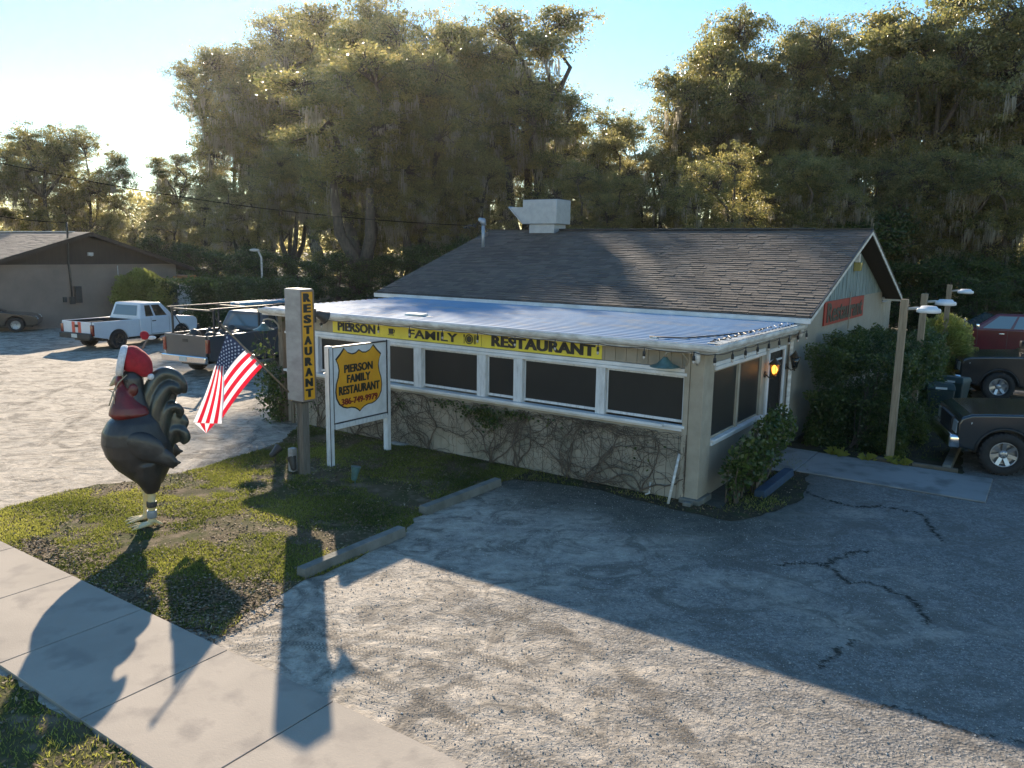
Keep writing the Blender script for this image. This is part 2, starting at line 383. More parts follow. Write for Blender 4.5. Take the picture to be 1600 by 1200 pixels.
    L(b2.outputs[0], p.inputs['Normal'])
    return m
mb = MB(); mb.add([(-400, -60, 0), (400, -60, 0), (400, 600, 0), (-400, 600, 0)], [(0, 1, 2, 3)])
tag(mb.build('ground', ground_material(), clean=False), 'pale sand and crushed stone parking ground', kind='structure')

def poly_sheet(pts, z, step=.18, jit=.06, seed=0, fine=6):
    # edge subdivided and roughened
    r = random.Random(seed); out = []
    n = len(pts)
    for i in range(n):
        a, b = pts[i], pts[(i + 1) % n]; k = max(1, int((b - a).length / step))
        for j in range(k):
            q = a.lerp(b, j / k); out.append((q.x + r.uniform(-jit, jit), q.y + r.uniform(-jit, jit)))
    m_ = MB(); m_.add([(x, y, z) for x, y in out], [tuple(range(len(out)))]); return m_, out
def inpoly(P, poly):
    x = P[:, 0]; y = P[:, 1]; ins = np.zeros(len(P), bool); n = len(poly); j = n - 1
    for i in range(n):
        xi, yi = poly[i]; xj, yj = poly[j]
        c = ((yi > y) != (yj > y)) & (x < (xj - xi) * (y - yi) / (yj - yi + 1e-12) + xi); ins ^= c; j = i
    return ins
M['turf'] = mat('turf', (.062, .068, .020), .95, (.125, .095, .055), scale=1.3, thr=(.38, .6), bump=.8, bscale=30, col3=(.20, .15, .10), s3=3.2, spec=.1)
M['soil'] = mat('soil', (.045, .040, .026), .95, (.085, .07, .045), scale=4, bump=.8, bscale=30, col3=(.05, .065, .02), s3=2, spec=.1)
lawn_px = [(-40, 812), (60, 778), (150, 757), (215, 752), (300, 735), (380, 711), (440, 690), (470, 662)]
lawn = [g(*q) for q in lawn_px] + [W(-9.0, -.02), W(-3.2, -.02), g(778, 757), g(655, 805), g(622, 842), g(465, 915), g(400, 950), g(345, 998)]
lawn += [W(a, -7.38) for a in (-3, -4, -5, -6, -7, -9)]
lm, lawn_poly = poly_sheet(lawn, .006, jit=.05, seed=3)
tag(lm.build('lawn', 'turf', clean=False), 'patchy lawn island under the signs', kind='structure')
verge = [W(a, -8.86) for a in (-12, -6, -4, -2, -.6, 0)] + [W(-.4, -9.3), W(-.8, -10), W(-1, -12), W(-12, -12)]
vm, verge_poly = poly_sheet(verge, .006, jit=.05, seed=4)
tag(vm.build('verge', 'turf', clean=False), 'grass verge on the road side of the pavement', kind='structure')
bed = [W(-3.25, -.02), W(.55, -.02), W(.42, .05), W(.42, 4.3), W(1.0, 3.0), W(1.35, 1.4), W(1.1, .2), W(.75, -.55), W(-.4, -.5), W(-1.6, -.35), W(-2.4, -.5), W(-3.2, -.75)]
sm_, bed_poly = poly_sheet(bed, .008, jit=.05, seed=5)
tag(sm_.build('planting_soil', 'soil', clean=False), 'dark mossy soil along the wall', kind='structure')
hedge_bed = [W(.05, 4.75), W(1.9, 4.75), W(3.35, 4.65), W(3.2, 6.0), W(2.9, 12), W(2.5, 16), W(2, 26), W(.05, 26)]
hm, hedge_poly = poly_sheet(hedge_bed, .010, jit=.04, seed=6)
tag(hm.build('hedge_bed', 'soil', clean=False), 'dark planting bed beside the building', kind='structure')

# pavement slabs as a real step
JO = [-44.5 + 1.52 * i for i in range(45)]
M['pavement'] = mat('pavement', (.40, .34, .275), .85, (.34, .29, .235), scale=.9, bump=.15, bscale=70, col3=(.28, .24, .20), s3=2.8, spec=.25)
mb = MB()
for i in range(len(JO) - 1): mb.box(JO[i] + .006, JO[i + 1] - .006, -8.85, -7.4, -.02, .035 if JO[i] < 0 else .012)
mb.box(JO[0], JO[-1], -8.84, -7.41, -.01, .006)
o = mb.build('pavement', 'pavement', loc=O, rz=TH, bevel=.004, seg=1); tag(o, 'warm grey concrete pavement with joints', kind='structure')
M['apron'] = mat('apron', (.30, .29, .275), .85, (.24, .235, .22), scale=.9, bump=.15, bscale=60, col3=(.17, .165, .155), s3=1.8, spec=.25)
mb = MB(); mb.box(.10, .75, 2.95, 4.68, 0, .03); mb.box(.76, 3.83, 2.95, 4.64, 0, .03); mb.box(.10, .70, 2.75, 2.94, 0, .028)
o = mb.build('concrete_walk', 'apron', loc=O, rz=TH, bevel=.01, seg=1); tag(o, 'grey concrete walk leading to the side door', kind='structure')

# crack and tyre tracks -------------------------------------------------
def ribbon(name, pts, width, z, matn, label, jit=0., seed=1, tap=True):
    r = random.Random(seed); P = []
    for i in range(len(pts) - 1):
        k = max(2, int((pts[i + 1] - pts[i]).length / .06))
        for j in range(k):
            t = j / k; P.append(pts[i].lerp(pts[i + 1], t))
    P.append(pts[-1]); n = len(P)
    off = [0., 0.]
    vs = []; us = []; d_ = 0
    for i, p in enumerate(P):
        d = (P[min(i + 1, n - 1)] - P[max(i - 1, 0)]).normalized(); nrm = Vector((-d.y, d.x, 0))
        if i: d_ += (P[i] - P[i - 1]).length
        off[0] += r.gauss(0, jit); off[1] = r.uniform(.4, 1.4) if jit else 1
        off[0] *= .9
        wdt = width * off[1] * (min(1, i / 4, (n - 1 - i) / 4) if tap else 1)
        for s_ in (-.5, .5): vs.append(p + nrm * (off[0] + s_ * wdt) + Vector((0, 0, z))); us.append((d_, s_ + .5))
    fs = [(2 * i, 2 * i + 1, 2 * i + 3, 2 * i + 2) for i in range(n - 1)]
    me = bpy.data.meshes.new(name); me.from_pydata(vs, [], fs); me.materials.append(M[matn])
    a = me.attributes.new('uvp', 'FLOAT_VECTOR', 'POINT'); a.data.foreach_set('vector', [q for u in us for q in (u[0], u[1], 0)])
    return tag(link(name, me), label, kind='structure')
def smooth_path(px, n=8):
    P = [g(*q) for q in px]; out = []
    for i in range(len(P) - 1):
        p0, p1, p2, p3 = P[max(i - 1, 0)], P[i], P[i + 1], P[min(i + 2, len(P) - 1)]
        for j in range(n):
            t = j / n
            out.append(.5 * ((2 * p1) + (p2 - p0) * t + (2 * p0 - 5 * p1 + 4 * p2 - p3) * t * t + (-p0 + 3 * p1 - 3 * p2 + p3) * t ** 3))
    return out + [P[-1]]
def crack_material():
    m = bpy.data.materials.new('crack_debris'); m.use_nodes = True; t = m.node_tree; L = t.links.new; p = t.nodes['Principled BSDF']
    p.inputs['Roughness'].default_value = 1; p.inputs['Base Color'].default_value = (.060, .056, .045, 1); p.inputs['Specular IOR Level'].default_value = .05
    a = nd(t, 'ShaderNodeAttribute', attribute_name='uvp'); sp = nd(t, 'ShaderNodeSeparateXYZ'); L(a.outputs['Vector'], sp.inputs[0])
    tc = nd(t, 'ShaderNodeTexCoord'); n = nd(t, 'ShaderNodeTexNoise'); n.inputs['Scale'].default_value = 7; n.inputs['Detail'].default_value = 10; n.inputs['Roughness'].default_value = .85; L(tc.outputs['Object'], n.inputs['Vector'])
    pp = nd(t, 'ShaderNodeMath', operation='PINGPONG'); pp.inputs[1].default_value = .5; L(sp.outputs[1], pp.inputs[0])     # 0 at the rims, .5 in the middle
    q = nd(t, 'ShaderNodeMath', operation='MULTIPLY_ADD'); q.inputs[1].default_value = .62; L(pp.outputs[0], q.inputs[0]); L(n.outputs[0], q.inputs[2])
    r = nd(t, 'ShaderNodeMapRange'); r.inputs[1].default_value = .675; r.inputs[2].default_value = .84; r.inputs[4].default_value = .9; L(q.outputs[0], r.inputs[0]); L(r.outputs[0], p.inputs['Alpha'])
    return m
M['crackdirt'] = crack_material()
for px, wd in (([(1243, 752), (1262, 770), (1300, 785), (1340, 792), (1400, 795), (1440, 805), (1462, 825), (1482, 850)], .22),
               ([(1210, 885), (1250, 880), (1290, 885), (1320, 905), (1365, 915), (1400, 930), (1425, 955), (1440, 978)], .22),
               ([(1290, 885), (1310, 868), (1360, 862)], .3), ([(1270, 1040), (1300, 1030), (1320, 1015), (1345, 1000)], .2),
               ([(1330, 1095), (1400, 1105), (1460, 1130), (1530, 1150), (1610, 1165)], .12)):
    ribbon('ground_crack', smooth_path(px), wd, .006, 'crackdirt', 'winding dark crack in the crushed stone surface', jit=.02, seed=int(px[0][0]))
def track_material():
    m = bpy.data.materials.new('tyre_print'); m.use_nodes = True; t = m.node_tree; L = t.links.new; p = t.nodes['Principled BSDF']
    p.inputs['Roughness'].default_value = .95; p.inputs['Base Color'].default_value = (.16, .14, .115, 1); p.inputs['Specular IOR Level'].default_value = .1
    a = nd(t, 'ShaderNodeAttribute', attribute_name='uvp'); sp = nd(t, 'ShaderNodeSeparateXYZ'); L(a.outputs['Vector'], sp.inputs[0])
    def math(op, A, B=None, C=None):
        n = nd(t, 'ShaderNodeMath', operation=op)
        for i, q in enumerate((A, B, C)):
            if q is None: continue
            if hasattr(q, 'links'): L(q, n.inputs[i])
            else: n.inputs[i].default_value = q
        return n.outputs[0]
    # zig-zag lugs in three lanes
    lane = math('PINGPONG', math('MULTIPLY', sp.outputs[1], 3.), .5)
    ph = math('ADD', math('MULTIPLY', sp.outputs[0], 26.), math('MULTIPLY', lane, 1.4))
    lug = math('GREATER_THAN', math('FRACT', ph), .55)
    rib = math('LESS_THAN', lane, .07)
    k = math('MAXIMUM', lug, rib)
    tc = nd(t, 'ShaderNodeTexCoord'); n = nd(t, 'ShaderNodeTexNoise'); n.inputs['Scale'].default_value = 3.; n.inputs['Detail'].default_value = 6; L(tc.outputs['Object'], n.inputs['Vector'])
    r = nd(t, 'ShaderNodeMapRange'); r.inputs[1].default_value = .38; r.inputs[2].default_value = .55; L(n.outputs[0], r.inputs[0])
    edge = math('MULTIPLY', math('PINGPONG', sp.outputs[1], .5), 6.)
    al = math('MULTIPLY', math('MULTIPLY', k, r.outputs[0]), math('MINIMUM', edge, 1.))
    al = math('MULTIPLY', al, .5); L(al, p.inputs['Alpha'])
    return m
M['tyre_print'] = track_material()
for px in ([(400, 985), (520, 990), (640, 1000), (760, 1030), (880, 1065), (980, 1095), (1060, 1140), (1120, 1210)],
           [(375, 1010), (500, 1012), (620, 1030), (730, 1066), (840, 1110), (950, 1165), (1000, 1210)],
           [(690, 935), (790, 960), (880, 990), (960, 1040), (1030, 1100), (1075, 1160)],
           [(560, 1050), (680, 1105), (790, 1170), (850, 1215)],
           [(60, 700), (150, 640), (240, 610), (330, 590)], [(20, 640), (120, 600), (230, 575), (300, 560)]):
    ribbon('tyre_track', smooth_path(px), .22, .005 + .0011 * (px[0][0] % 7), 'tyre_print', 'tyre tread print pressed into the sand', tap=False)

# ------------------------------------------------------------------ grass, litter, pebbles (stuff)
def scatter_poly(poly, n, seed, zone=None):
    r = np.random.default_rng(seed); A = np.array(poly); lo = A.min(0); hi = A.max(0)
    P = r.uniform(lo, hi, (int(n * 1.0), 2)); P = P[inpoly(P, poly)]
    return P
def nz(P, s, o=0.):
    return np.array([mnoise.noise(Vector((x * s + o, y * s, o))) for x, y in P])
def grass(name, poly, n, seed, h=.05, label='', thr=-.05, soft=.5, greenv=(.1, 1)):
    P = scatter_poly(poly, n, seed); q = nz(P, .9, seed) + .5 * nz(P, 3.1, seed + 3)
    r = np.random.default_rng(seed + 1); P = P[(q + r.normal(0, .12, len(P))) > thr]; k = len(P)
    a = r.uniform(0, 2 * pi, k); hh = h * r.uniform(.5, 1.5, k); lean = r.uniform(.2, 1.1, k) * hh; b = r.uniform(0, 2 * pi, k)
    wd = r.uniform(.004, .008, k)
    base = np.c_[P, np.full(k, .006)]; dx = np.c_[np.cos(a) * wd, np.sin(a) * wd, np.zeros(k)]
    tip = base + np.c_[np.cos(b) * lean, np.sin(b) * lean, hh]
    v = np.stack([base - dx, base + dx, tip], 1).reshape(-1, 3)
    val = np.clip(nz(P, .7, 9.) * .9 + .5 + r.normal(0, .2, k), 0, 1)
    return tag(link(name, raw_mesh(name, v, 3, np.repeat(val, 3), 'grass')), label, 'grass', kind='stuff')
grass('lawn_grass', lawn_poly, 400000, 11, .028, 'short patchy green grass on the lawn island', thr=-.06)
grass('verge_grass', verge_poly, 90000, 12, .036, 'longer grass and clover on the verge', thr=-.1)
grass('wall_grass', bed_poly, 22000, 13, .04, 'thin green weeds along the foot of the wall', thr=.1)
grass('bed_grass', hedge_poly, 40000, 17, .05, 'sparse dark grass in the hedge bed', thr=.18)
def litter(name, poly, n, seed, label, size=.045, thr=-.2):
    P = scatter_poly(poly, n, seed); q = nz(P, 1.1, seed); r = np.random.default_rng(seed); P = P[q + r.normal(0, .15, len(P)) > thr]
    k = len(P); c = np.c_[P, r.uniform(.012, .03, k)]
    return tag(link(name, leaf_mesh(name, c, size, np.clip(r.normal(.5, .25, k), 0, 1), 'litter', seed, .45, None, 1., .22)), label, 'leaf litter', kind='stuff')
litter('lawn_leaf_litter', lawn_poly, 34000, 21, 'dry brown leaves scattered over the lawn')
edge_strip = [(p.x, p.y) for p in (W(-6.8, -7.4), W(-2.2, -7.4), W(-2.3, -6.4), W(-3.2, -5.9), W(-3.4, -6.3), W(-4.4, -6.8), W(-6.8, -7.0))]
litter('edge_leaf_litter', edge_strip, 14000, 22, 'dense brown leaf litter along the pavement edge', thr=-1)
litter('verge_leaf_litter', verge_poly, 34000, 23, 'pale dry leaves on the verge', thr=-.3)
litter('wall_leaf_litter', bed_poly, 3000, 24, 'fallen leaves at the foot of the wall', thr=-.3)
def pebbles(name, n, seed, label):
    r = np.random.default_rng(seed); P = np.c_[r.uniform(-6, 12, n * 3), 5 + 12 * r.uniform(0, 1, n * 3) ** 1.6]
    P = P[~inpoly(P, lawn_poly)][:n]; A = np.array([loc(Vector((x, y, 0))) for x, y in P]); P = P[(A[:, 1] < -.1) & ((A[:, 1] > -7.3))]
    k = len(P); s_ = r.gamma(2, .0016, k) + .0018
    c = np.c_[P, s_ * .3]; o8 = np.array([(1, 0, 0), (0, 1, 0), (-1, 0, 0), (0, -1, 0), (0, 0, .7)])
    a = r.uniform(0, 6.28, k); R_ = np.stack([np.c_[np.cos(a), -np.sin(a), 0 * a], np.c_[np.sin(a), np.cos(a), 0 * a], np.c_[0 * a, 0 * a, 1 + 0 * a]], 1)
    vv = np.einsum('kij,vj->kvi', R_, o8) * (s_[:, None, None] * r.uniform(.6, 1.2, (k, 5, 1))) + c[:, None]
    tri = np.array([(0, 1, 4), (1, 2, 4), (2, 3, 4), (3, 0, 4)]).ravel(); v = vv[:, tri].reshape(-1, 3)
    return tag(link(name, raw_mesh(name, v, 3, np.repeat(r.uniform(0, 1, k), 12), 'pebble')), label, 'gravel', kind='stuff')
pebbles('loose_gravel', 110000, 31, 'loose pale gravel scattered over the drive')

# ================================================================== RESTAURANT
R_ = thing('restaurant_building', 'tan one storey restaurant with shingled gable roof and screened front porch', 'building', O, TH)
EA, ER = -11.3, .47            # roof ends along a
def boards(name, x0, x1, z0, z1, y, m, step=.2, parent=R_, label=None, th=.02, tilt=0):
    b = MB(); x = x0
    while x < x1 - 1e-3:
        e = min(x + step, x1); b.box(x + .004, e - .004, y - th, y, z0, z1); x = e
    b.box(x0, x1, y, y + .03, z0, z1)
    return b.build(name, m, parent, label=label)
# front porch wall: lower and upper siding
boards('lower_wall', -9.95, -.30, .02, 1.165, .0, 'siding')
boards('upper_wall', -9.95, -.24, 2.19, 2.50, .0, 'siding')
# wood pillar at the left corner and stucco pillar at the right corner
mb = MB(); mb.box(-10.12, -9.98, -.10, .05, .0, 2.5); mb.box(-9.80, -9.70, -.07, -.024, .0, 2.5); mb.build('corner_post', 'oldwood', R_, bevel=.01)
mb = MB(); mb.box(-.285, -.20, -.085, .0, .06, 2.52); mb.box(-.195, .03, -.06, .38, .06, 2.52); mb.build('corner_pillar', 'trimtan', R_, bevel=.008)
mb = MB(); mb.box(-.26, .10, -.13, .42, -.02, .09); mb.box(-.14, .0, -.26, -.135, -.02, .07); mb.build('pillar_footing', 'stopblock', R_, bevel=.02)
# side wall (a = 0) with window and door openings
mb = MB()
def sidebox(b0, b1, z0, z1, a0=-.12, a1=-.005, m=0): mb.box(a0, a1, b0, b1, z0, z1, m)
sidebox(.38, 3.10, .02, .88); sidebox(.38, 3.10, 2.25, 2.56); sidebox(3.00, 3.26, .88, 2.25); sidebox(3.10, 3.26, .02, .88); sidebox(3.10, 3.26, 2.25, 2.56)
sidebox(3.26, 4.40, 2.17, 2.56); sidebox(4.40, 4.76, .02, 2.56)
mb.build('side_wall', 'stucco', R_)
# main wall: gable end + front + back
mb = MB()
RZ, EZ = 4.62, 2.74
mb.prism([(4.76, 0), (14.5, 0), (14.5, 2.93), (4.76, 2.93)], -.16, -.005, 'x'); mb.box(-10.9, -.16, 4.76, 4.9, 0, 2.8); mb.box(-10.9, -.16, 14.35, 14.5, 0, 2.8)
mb.prism([(4.76, 0), (14.5, 0), (14.5, 2.93), (4.76, 2.93)], -10.9, -10.75, 'x')
mb.build('main_wall', 'stucco', R_)
sl = (RZ - 2.78) / (9.6 - 4.3)
mb = MB()
for A0, A1 in ((-.14, .012), (-10.9, -10.75)):
    mb.prism([(4.95, 2.935), (14.3, 2.935), (14.3, 2.96), (9.6, 2.74 + sl * 5.3 - .1), (4.95, 2.96)], A0, A1, 'x')
for i in range(22):
    b_ = 5.4 + i * .4; top = 2.60 + sl * (5.3 - abs(b_ - 9.6))
    if top > 3.05: mb.box(.012, .022, b_, b_ + .03, 2.95, top)
mb.build('gable', 'mildew', R_)

def shingle_mat():
    m = bpy.data.materials.new('shingles'); m.use_nodes = True; t = m.node_tree; L = t.links.new; p = t.nodes['Principled BSDF']
    p.inputs['Roughness'].default_value = .85; p.inputs['Specular IOR Level'].default_value = .3
    a = nd(t, 'ShaderNodeAttribute', attribute_name='v'); tc = nd(t, 'ShaderNodeTexCoord')
    n = nd(t, 'ShaderNodeTexNoise'); n.inputs['Scale'].default_value = .7; n.inputs['Detail'].default_value = 7; L(tc.outputs['Object'], n.inputs['Vector'])
    n2 = nd(t, 'ShaderNodeTexNoise'); n2.inputs['Scale'].default_value = 90; L(tc.outputs['Object'], n2.inputs['Vector'])
    mx = nd(t, 'ShaderNodeMix', data_type='RGBA'); mx.inputs[6].default_value = (.125, .105, .09, 1); mx.inputs[7].default_value = (.21, .175, .145, 1); L(a.outputs['Fac'], mx.inputs[0])
    r = nd(t, 'ShaderNodeMapRange'); r.inputs[1].default_value = .45; r.inputs[2].default_value = .7; r.inputs[4].default_value = .6; L(n.outputs[0], r.inputs[0])
    m2 = nd(t, 'ShaderNodeMix', data_type='RGBA'); m2.inputs[7].default_value = (.085, .075, .068, 1); L(mx.outputs[2], m2.inputs[6]); L(r.outputs[0], m2.inputs[0])
    m3 = nd(t, 'ShaderNodeMix', data_type='RGBA', blend_type='MULTIPLY'); m3.inputs[0].default_value = .5; L(m2.outputs[2], m3.inputs[6]); L(n2.outputs['Color'], m3.inputs[7])
    L(m3.outputs[2], p.inputs['Base Color'])
    b = nd(t, 'ShaderNodeBump'); b.inputs['Strength'].default_value = .4; b.inputs['Distance'].default_value = .005; L(n2.outputs[0], b.inputs['Height']); L(b.outputs[0], p.inputs['Normal'])
    return m
M['shingles'] = shingle_mat()
def shingle_slope(P0, u, s, length, run, exposure=.14, tab=.30, seed=1, th=.012):
    # P0 eave corner, u along the eave, s up the slope; every shingle a thin wedge
    r = random.Random(seed); nrm = u.cross(s).normalized()
    if nrm.z < 0: nrm = -nrm
    vs = []; vals = []
    rows = int(run / exposure)
    for i in range(rows):
        o_ = r.uniform(-tab, 0); x = o_
        e0 = i * exposure; e1 = e0 + exposure * 1.06
        while x < length:
            wdt = tab * r.uniform(.55, 1.25); x0 = max(0, x); x1 = min(length, x + wdt - .006); x += wdt
            if x1 <= x0 + .01: continue
            lift = th * r.uniform(.8, 1.9); dy = r.uniform(-.012, .006)
            a_ = P0 + u * x0 + s * (e0 + dy); b_ = P0 + u * x1 + s * (e0 + dy); c_ = P0 + u * x1 + s * e1; d_ = P0 + u * x0 + s * e1
            at_, bt_ = a_ + nrm * lift, b_ + nrm * lift
            v = r.random()
            vs += [at_, bt_, c_ + nrm * .002, d_ + nrm * .002, a_, b_, bt_, at_]; vals += [v] * 8
    return vs, vals
v1, l1 = shingle_slope(Vector((EA, 4.3, 2.80)), Vector((1, 0, 0)), Vector((0, 1, sl)).normalized(), ER - EA, sqrt(5.3 ** 2 + (sl * 5.3) ** 2), seed=5)
v2, l2 = shingle_slope(Vector((EA, 14.9, 2.80)), Vector((1, 0, 0)), Vector((0, -1, sl)).normalized(), ER - EA, sqrt(5.3 ** 2 + (sl * 5.3) ** 2), seed=6, tab=.6)
me = raw_mesh('shingles', np.array([tuple(q) for q in v1 + v2]), 4, np.array(l1 + l2), 'shingles')
roof = MB()
z0 = 2.80; zr = z0 + sl * 5.3
for b0, b1 in ((4.3, 9.6), (14.9, 9.6)):
    roof.add([(EA, b0, z0 - .004), (ER, b0, z0 - .004), (ER, b1, zr - .004), (EA, b1, zr - .004), (EA, b0, z0 - .05), (ER, b0, z0 - .05), (ER, b1, zr - .05), (EA, b1, zr - .05)],
             [(0, 1, 2, 3), (7, 6, 5, 4), (0, 4, 5, 1), (1, 5, 6, 2), (3, 2, 6, 7), (0, 3, 7, 4)])
rf = roof.build('roof', mat('roof_deck', (.05, .045, .04), .9), R_)
link('shingle_layer', me, rf)
mb = MB(); mb.box(-9.4, -.9, 9.50, 9.70, zr + .0, zr + .045); mb.build('ridge_vent', 'plastic', rf, bevel=.01)
mb = MB(); mb.box(EA, -9.42, 9.53, 9.67, zr, zr + .03); mb.box(-.88, ER, 9.53, 9.67, zr, zr + .03); mb.build('ridge_cap', 'shingles', rf)
# rake and eave trim
def rake(mb, A0, A1, dz0, dz1):
    for b0 in (4.3, 14.9):
        sgn = 1 if b0 < 9 else -1
        mb.add([(A0, b0, z0 + dz0), (A1, b0, z0 + dz0), (A1, 9.6, zr + dz0), (A0, 9.6, zr + dz0), (A0, b0, z0 + dz1), (A1, b0, z0 + dz1), (A1, 9.6, zr + dz1), (A0, 9.6, zr + dz1)],
               [(0, 1, 2, 3), (7, 6, 5, 4), (0, 4, 5, 1), (1, 5, 6, 2), (3, 2, 6, 7), (0, 3, 7, 4)])
mb = MB(); rake(mb, ER + .002, ER + .026, -.12, -.035); rake(mb, EA - .026, EA - .002, -.12, -.035); mb.build('rake_trim', 'white_dirty', R_)
mb = MB(); rake(mb, ER + .002, ER + .032, -.033, .012); mb.build('drip_edge', 'plastic', R_)
mb = MB(); mb.box(EA - .02, ER + .03, 4.20, 4.296, 2.66, 2.755); mb.box(EA - .02, ER + .03, 4.19, 4.21, 2.757, 2.770); mb.box(EA, ER, 14.904, 14.93, 2.64, 2.77)
mb.build('gutter', 'white', R_, bevel=.01)
mb = MB(); mb.box(EA, ER, 4.22, 4.30, 2.773, 2.793); mb.build('eave_edge', 'plastic', R_)
# soffit under the gable overhang
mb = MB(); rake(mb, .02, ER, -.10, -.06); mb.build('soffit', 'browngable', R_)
# wing wall past the gable
mb = MB()
for i in range(6): mb.box(-.13, -.02, 14.52 + i * .28, 14.79 + i * .28, .02, 2.55)
mb.box(-.15, 0.0, 14.51, 16.2, 2.555, 2.60); mb.build('wing_fence', 'trimtan', R_)
# porch roof: corrugated sheets, ribs along a
def corr():
    n = 24; b0, b1 = -.27, 4.62; vs = []; fs = []
    for i in range(n * 4 + 1):
        y = b0 + (b1 - b0) * i / (n * 4); ph = (i % 4); h = (0, .028, .028, 0)[ph]
        zz = 2.60 + .012 * (y - b0) + h
        for x in (-10.42, -7.0, -3.4, .24): vs.append((x, y, zz + .012 * (-x) / 10 + .004 * sin(x * 2.1 + y)))
    for i in range(n * 4):
        for j in range(3): q = i * 4 + j; fs.append((q, q + 1, q + 5, q + 4))
    m_ = MB(); m_.add(vs, fs); return m_
weathered('tin', (.20, .33, .47), (.16, .27, .40), .68, scale=1.2, metal=.1, spec=.3, col3=(.30, .34, .38), s3=2.)  # blue of the reflected sky is put into the metal colour
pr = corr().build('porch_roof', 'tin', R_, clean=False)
mb = MB(); mb.box(-10.40, .22, -.25, 4.6, 2.545, 2.585); mb.build('ceiling_deck', 'white_dirty', pr)
# porch fascia + gutter (rolled profile)
def gut(pts0, pts1, name):
    # profile (outward, z)
    prof = [(0, 0), (.035, -.005), (.085, .02), (.105, .055), (.105, .10), (.09, .112), (.075, .105), (.07, .07), (.01, .05), (0, .108)]
    m_ = MB(); n = len(prof); A = Vector(pts0[0]); B = Vector(pts0[1]); oa = Vector(pts1[0]); ob = Vector(pts1[1])
    vs = [A + oa * u + Vector((0, 0, v)) for u, v in prof] + [B + ob * u + Vector((0, 0, v)) for u, v in prof]
    m_.add(vs, [(i, (i + 1) % n, (i + 1) % n + n, i + n) for i in range(n)] + [tuple(range(n)), tuple(range(2 * n - 1, n - 1, -1))])
    return m_.build(name, 'white_dirty', R_)
gut(((-10.44, -.285, 2.515), (.245, -.285, 2.515)), ((-1 * 0, -1, 0), (1, -1, 0)), 'gutter')
gut(((.245, -.285, 2.515), (.245, 4.66, 2.515)), ((1, -1, 0), (1, 0, 0)), 'gutter')
mb = MB(); mb.box(-10.44, .24, -.28, -.255, 2.47, 2.60); mb.box(.22, .243, -.25, 4.62, 2.47, 2.60); mb.box(-10.44, -10.42, -.25, 4.6, 2.47, 2.60)
mb.box(-10.0, -.02, -.25, .0, 2.505, 2.53); mb.box(.0, .22, -.25, 4.62, 2.505, 2.53)
mb.build('fascia', 'white_dirty', R_)
mb = MB(); 
for i in range(40): 
    y = -.2 + i * .12; mb.box(.10, .335, y, y + .05 + .03 * sin(i * 3), 2.635, 2.646)
mb.box(.12, .16, -.2, 4.6, 2.626, 2.640)
mb.build('gutter_guard', 'white_dirty', R_)
# downspout at the inner corner
mb = MB(); mb.tube([(.30, 4.45, 2.52), (.26, 4.50, 2.40), (.10, 4.66, 2.36), (.045, 4.70, 2.26), (.045, 4.72, .12)], .048, 4, smooth=False); mb.build('downspout', 'white_dirty', R_)
mb = MB(); mb.tube([(.0, -.32, 2.52), (.0, -.30, 2.36), (-.02, -.24, 2.30)], [.05, .045, .02], 8); mb.build('gutter_outlet', 'white_dirty', R_)
# front windows
WX = [(-9.93, -9.65), (-9.55, -8.98), (-8.80, -7.55), (-7.37, -6.02), (-5.80, -4.43), (-4.21, -3.59), (-3.38, -1.88), (-1.69, -.30)]
WX[0] = (-9.72, -8.98); WX.pop(1)
for x0, x1 in WX:
    f = MB(); f.box(x0, x1, -.02, .03, 1.30, 1.345); f.box(x0, x1, -.02, .03, 2.03, 2.065); f.box(x0, x0 + .022, -.02, .03, 1.347, 2.028); f.box(x1 - .022, x1, -.02, .03, 1.347, 2.028)
    fo = f.build('window', 'white_wood', R_, bevel=.003, seg=1)
    s_ = MB(); s_.box(x0 + .022, x1 - .022, .0, .012, 1.345, 2.03); s_.build('insect_screen', 'screen', fo)
px_ = [(-8.98, -8.80), (-7.55, -7.37), (-6.02, -5.80), (-4.43, -4.21), (-3.59, -3.38), (-1.88, -1.69)]
for x0, x1 in px_:
    f = MB(); f.box(x0 + .01, x1 - .01, -.085, .05, 1.265, 2.068); f.build('window_post', 'white_wood', R_, bevel=.006, label='weathered white timber post between screens')
mb = MB(); mb.box(-9.9, -.24, -.10, .03, 2.07, 2.12); mb.box(-9.9, -.24, -.065, .03, 2.122, 2.185); mb.box(-.30, -.245, -.05, .03, 1.30, 2.068); mb.build('window_header', 'white', R_, bevel=.006)
mb = MB(); mb.box(-9.9, -.60, -.165, .02, 1.215, 1.262); mb.box(-.60, -.24, -.10, .02, 1.215, 1.262); mb.box(-9.9, -.24, -.075, .03, 1.165, 1.213); mb.build('window_sill', 'white', R_, bevel=.006)
mb = MB(); mb.box(-9.9, -.3, -.035, -.022, 1.08, 1.163); mb.build('sill_batten', 'trimtan', R_)
# side windows + door
mb = MB(); mb.box(.0, .055, .42, 3.02, 2.14, 2.20); mb.box(.0, .035, .40, 3.04, 2.202, 2.265); mb.build('window_header', 'white', R_, bevel=.006)
mb = MB(); mb.box(-.02, .085, .40, 2.99, .95, .99); mb.box(-.02, .05, .40, 2.99, .885, .948); mb.build('window_sill', 'white', R_, bevel=.006)
for b0, b1 in ((.44, 1.60), (1.70, 2.86)):
    f = MB(); f.box(-.04, .0, b0, b1, .995, 1.03); f.box(-.04, .0, b0, b1, 2.10, 2.138); f.box(-.04, .0, b0, b0 + .02, 1.032, 2.098); f.box(-.04, .0, b1 - .02, b1, 1.032, 2.098)
    fo = f.build('window', 'trimtan', R_, bevel=.002, seg=1); s_ = MB(); s_.box(-.03, -.015, b0 + .02, b1 - .02, 1.03, 2.10); s_.build('insect_screen', 'screen', fo)
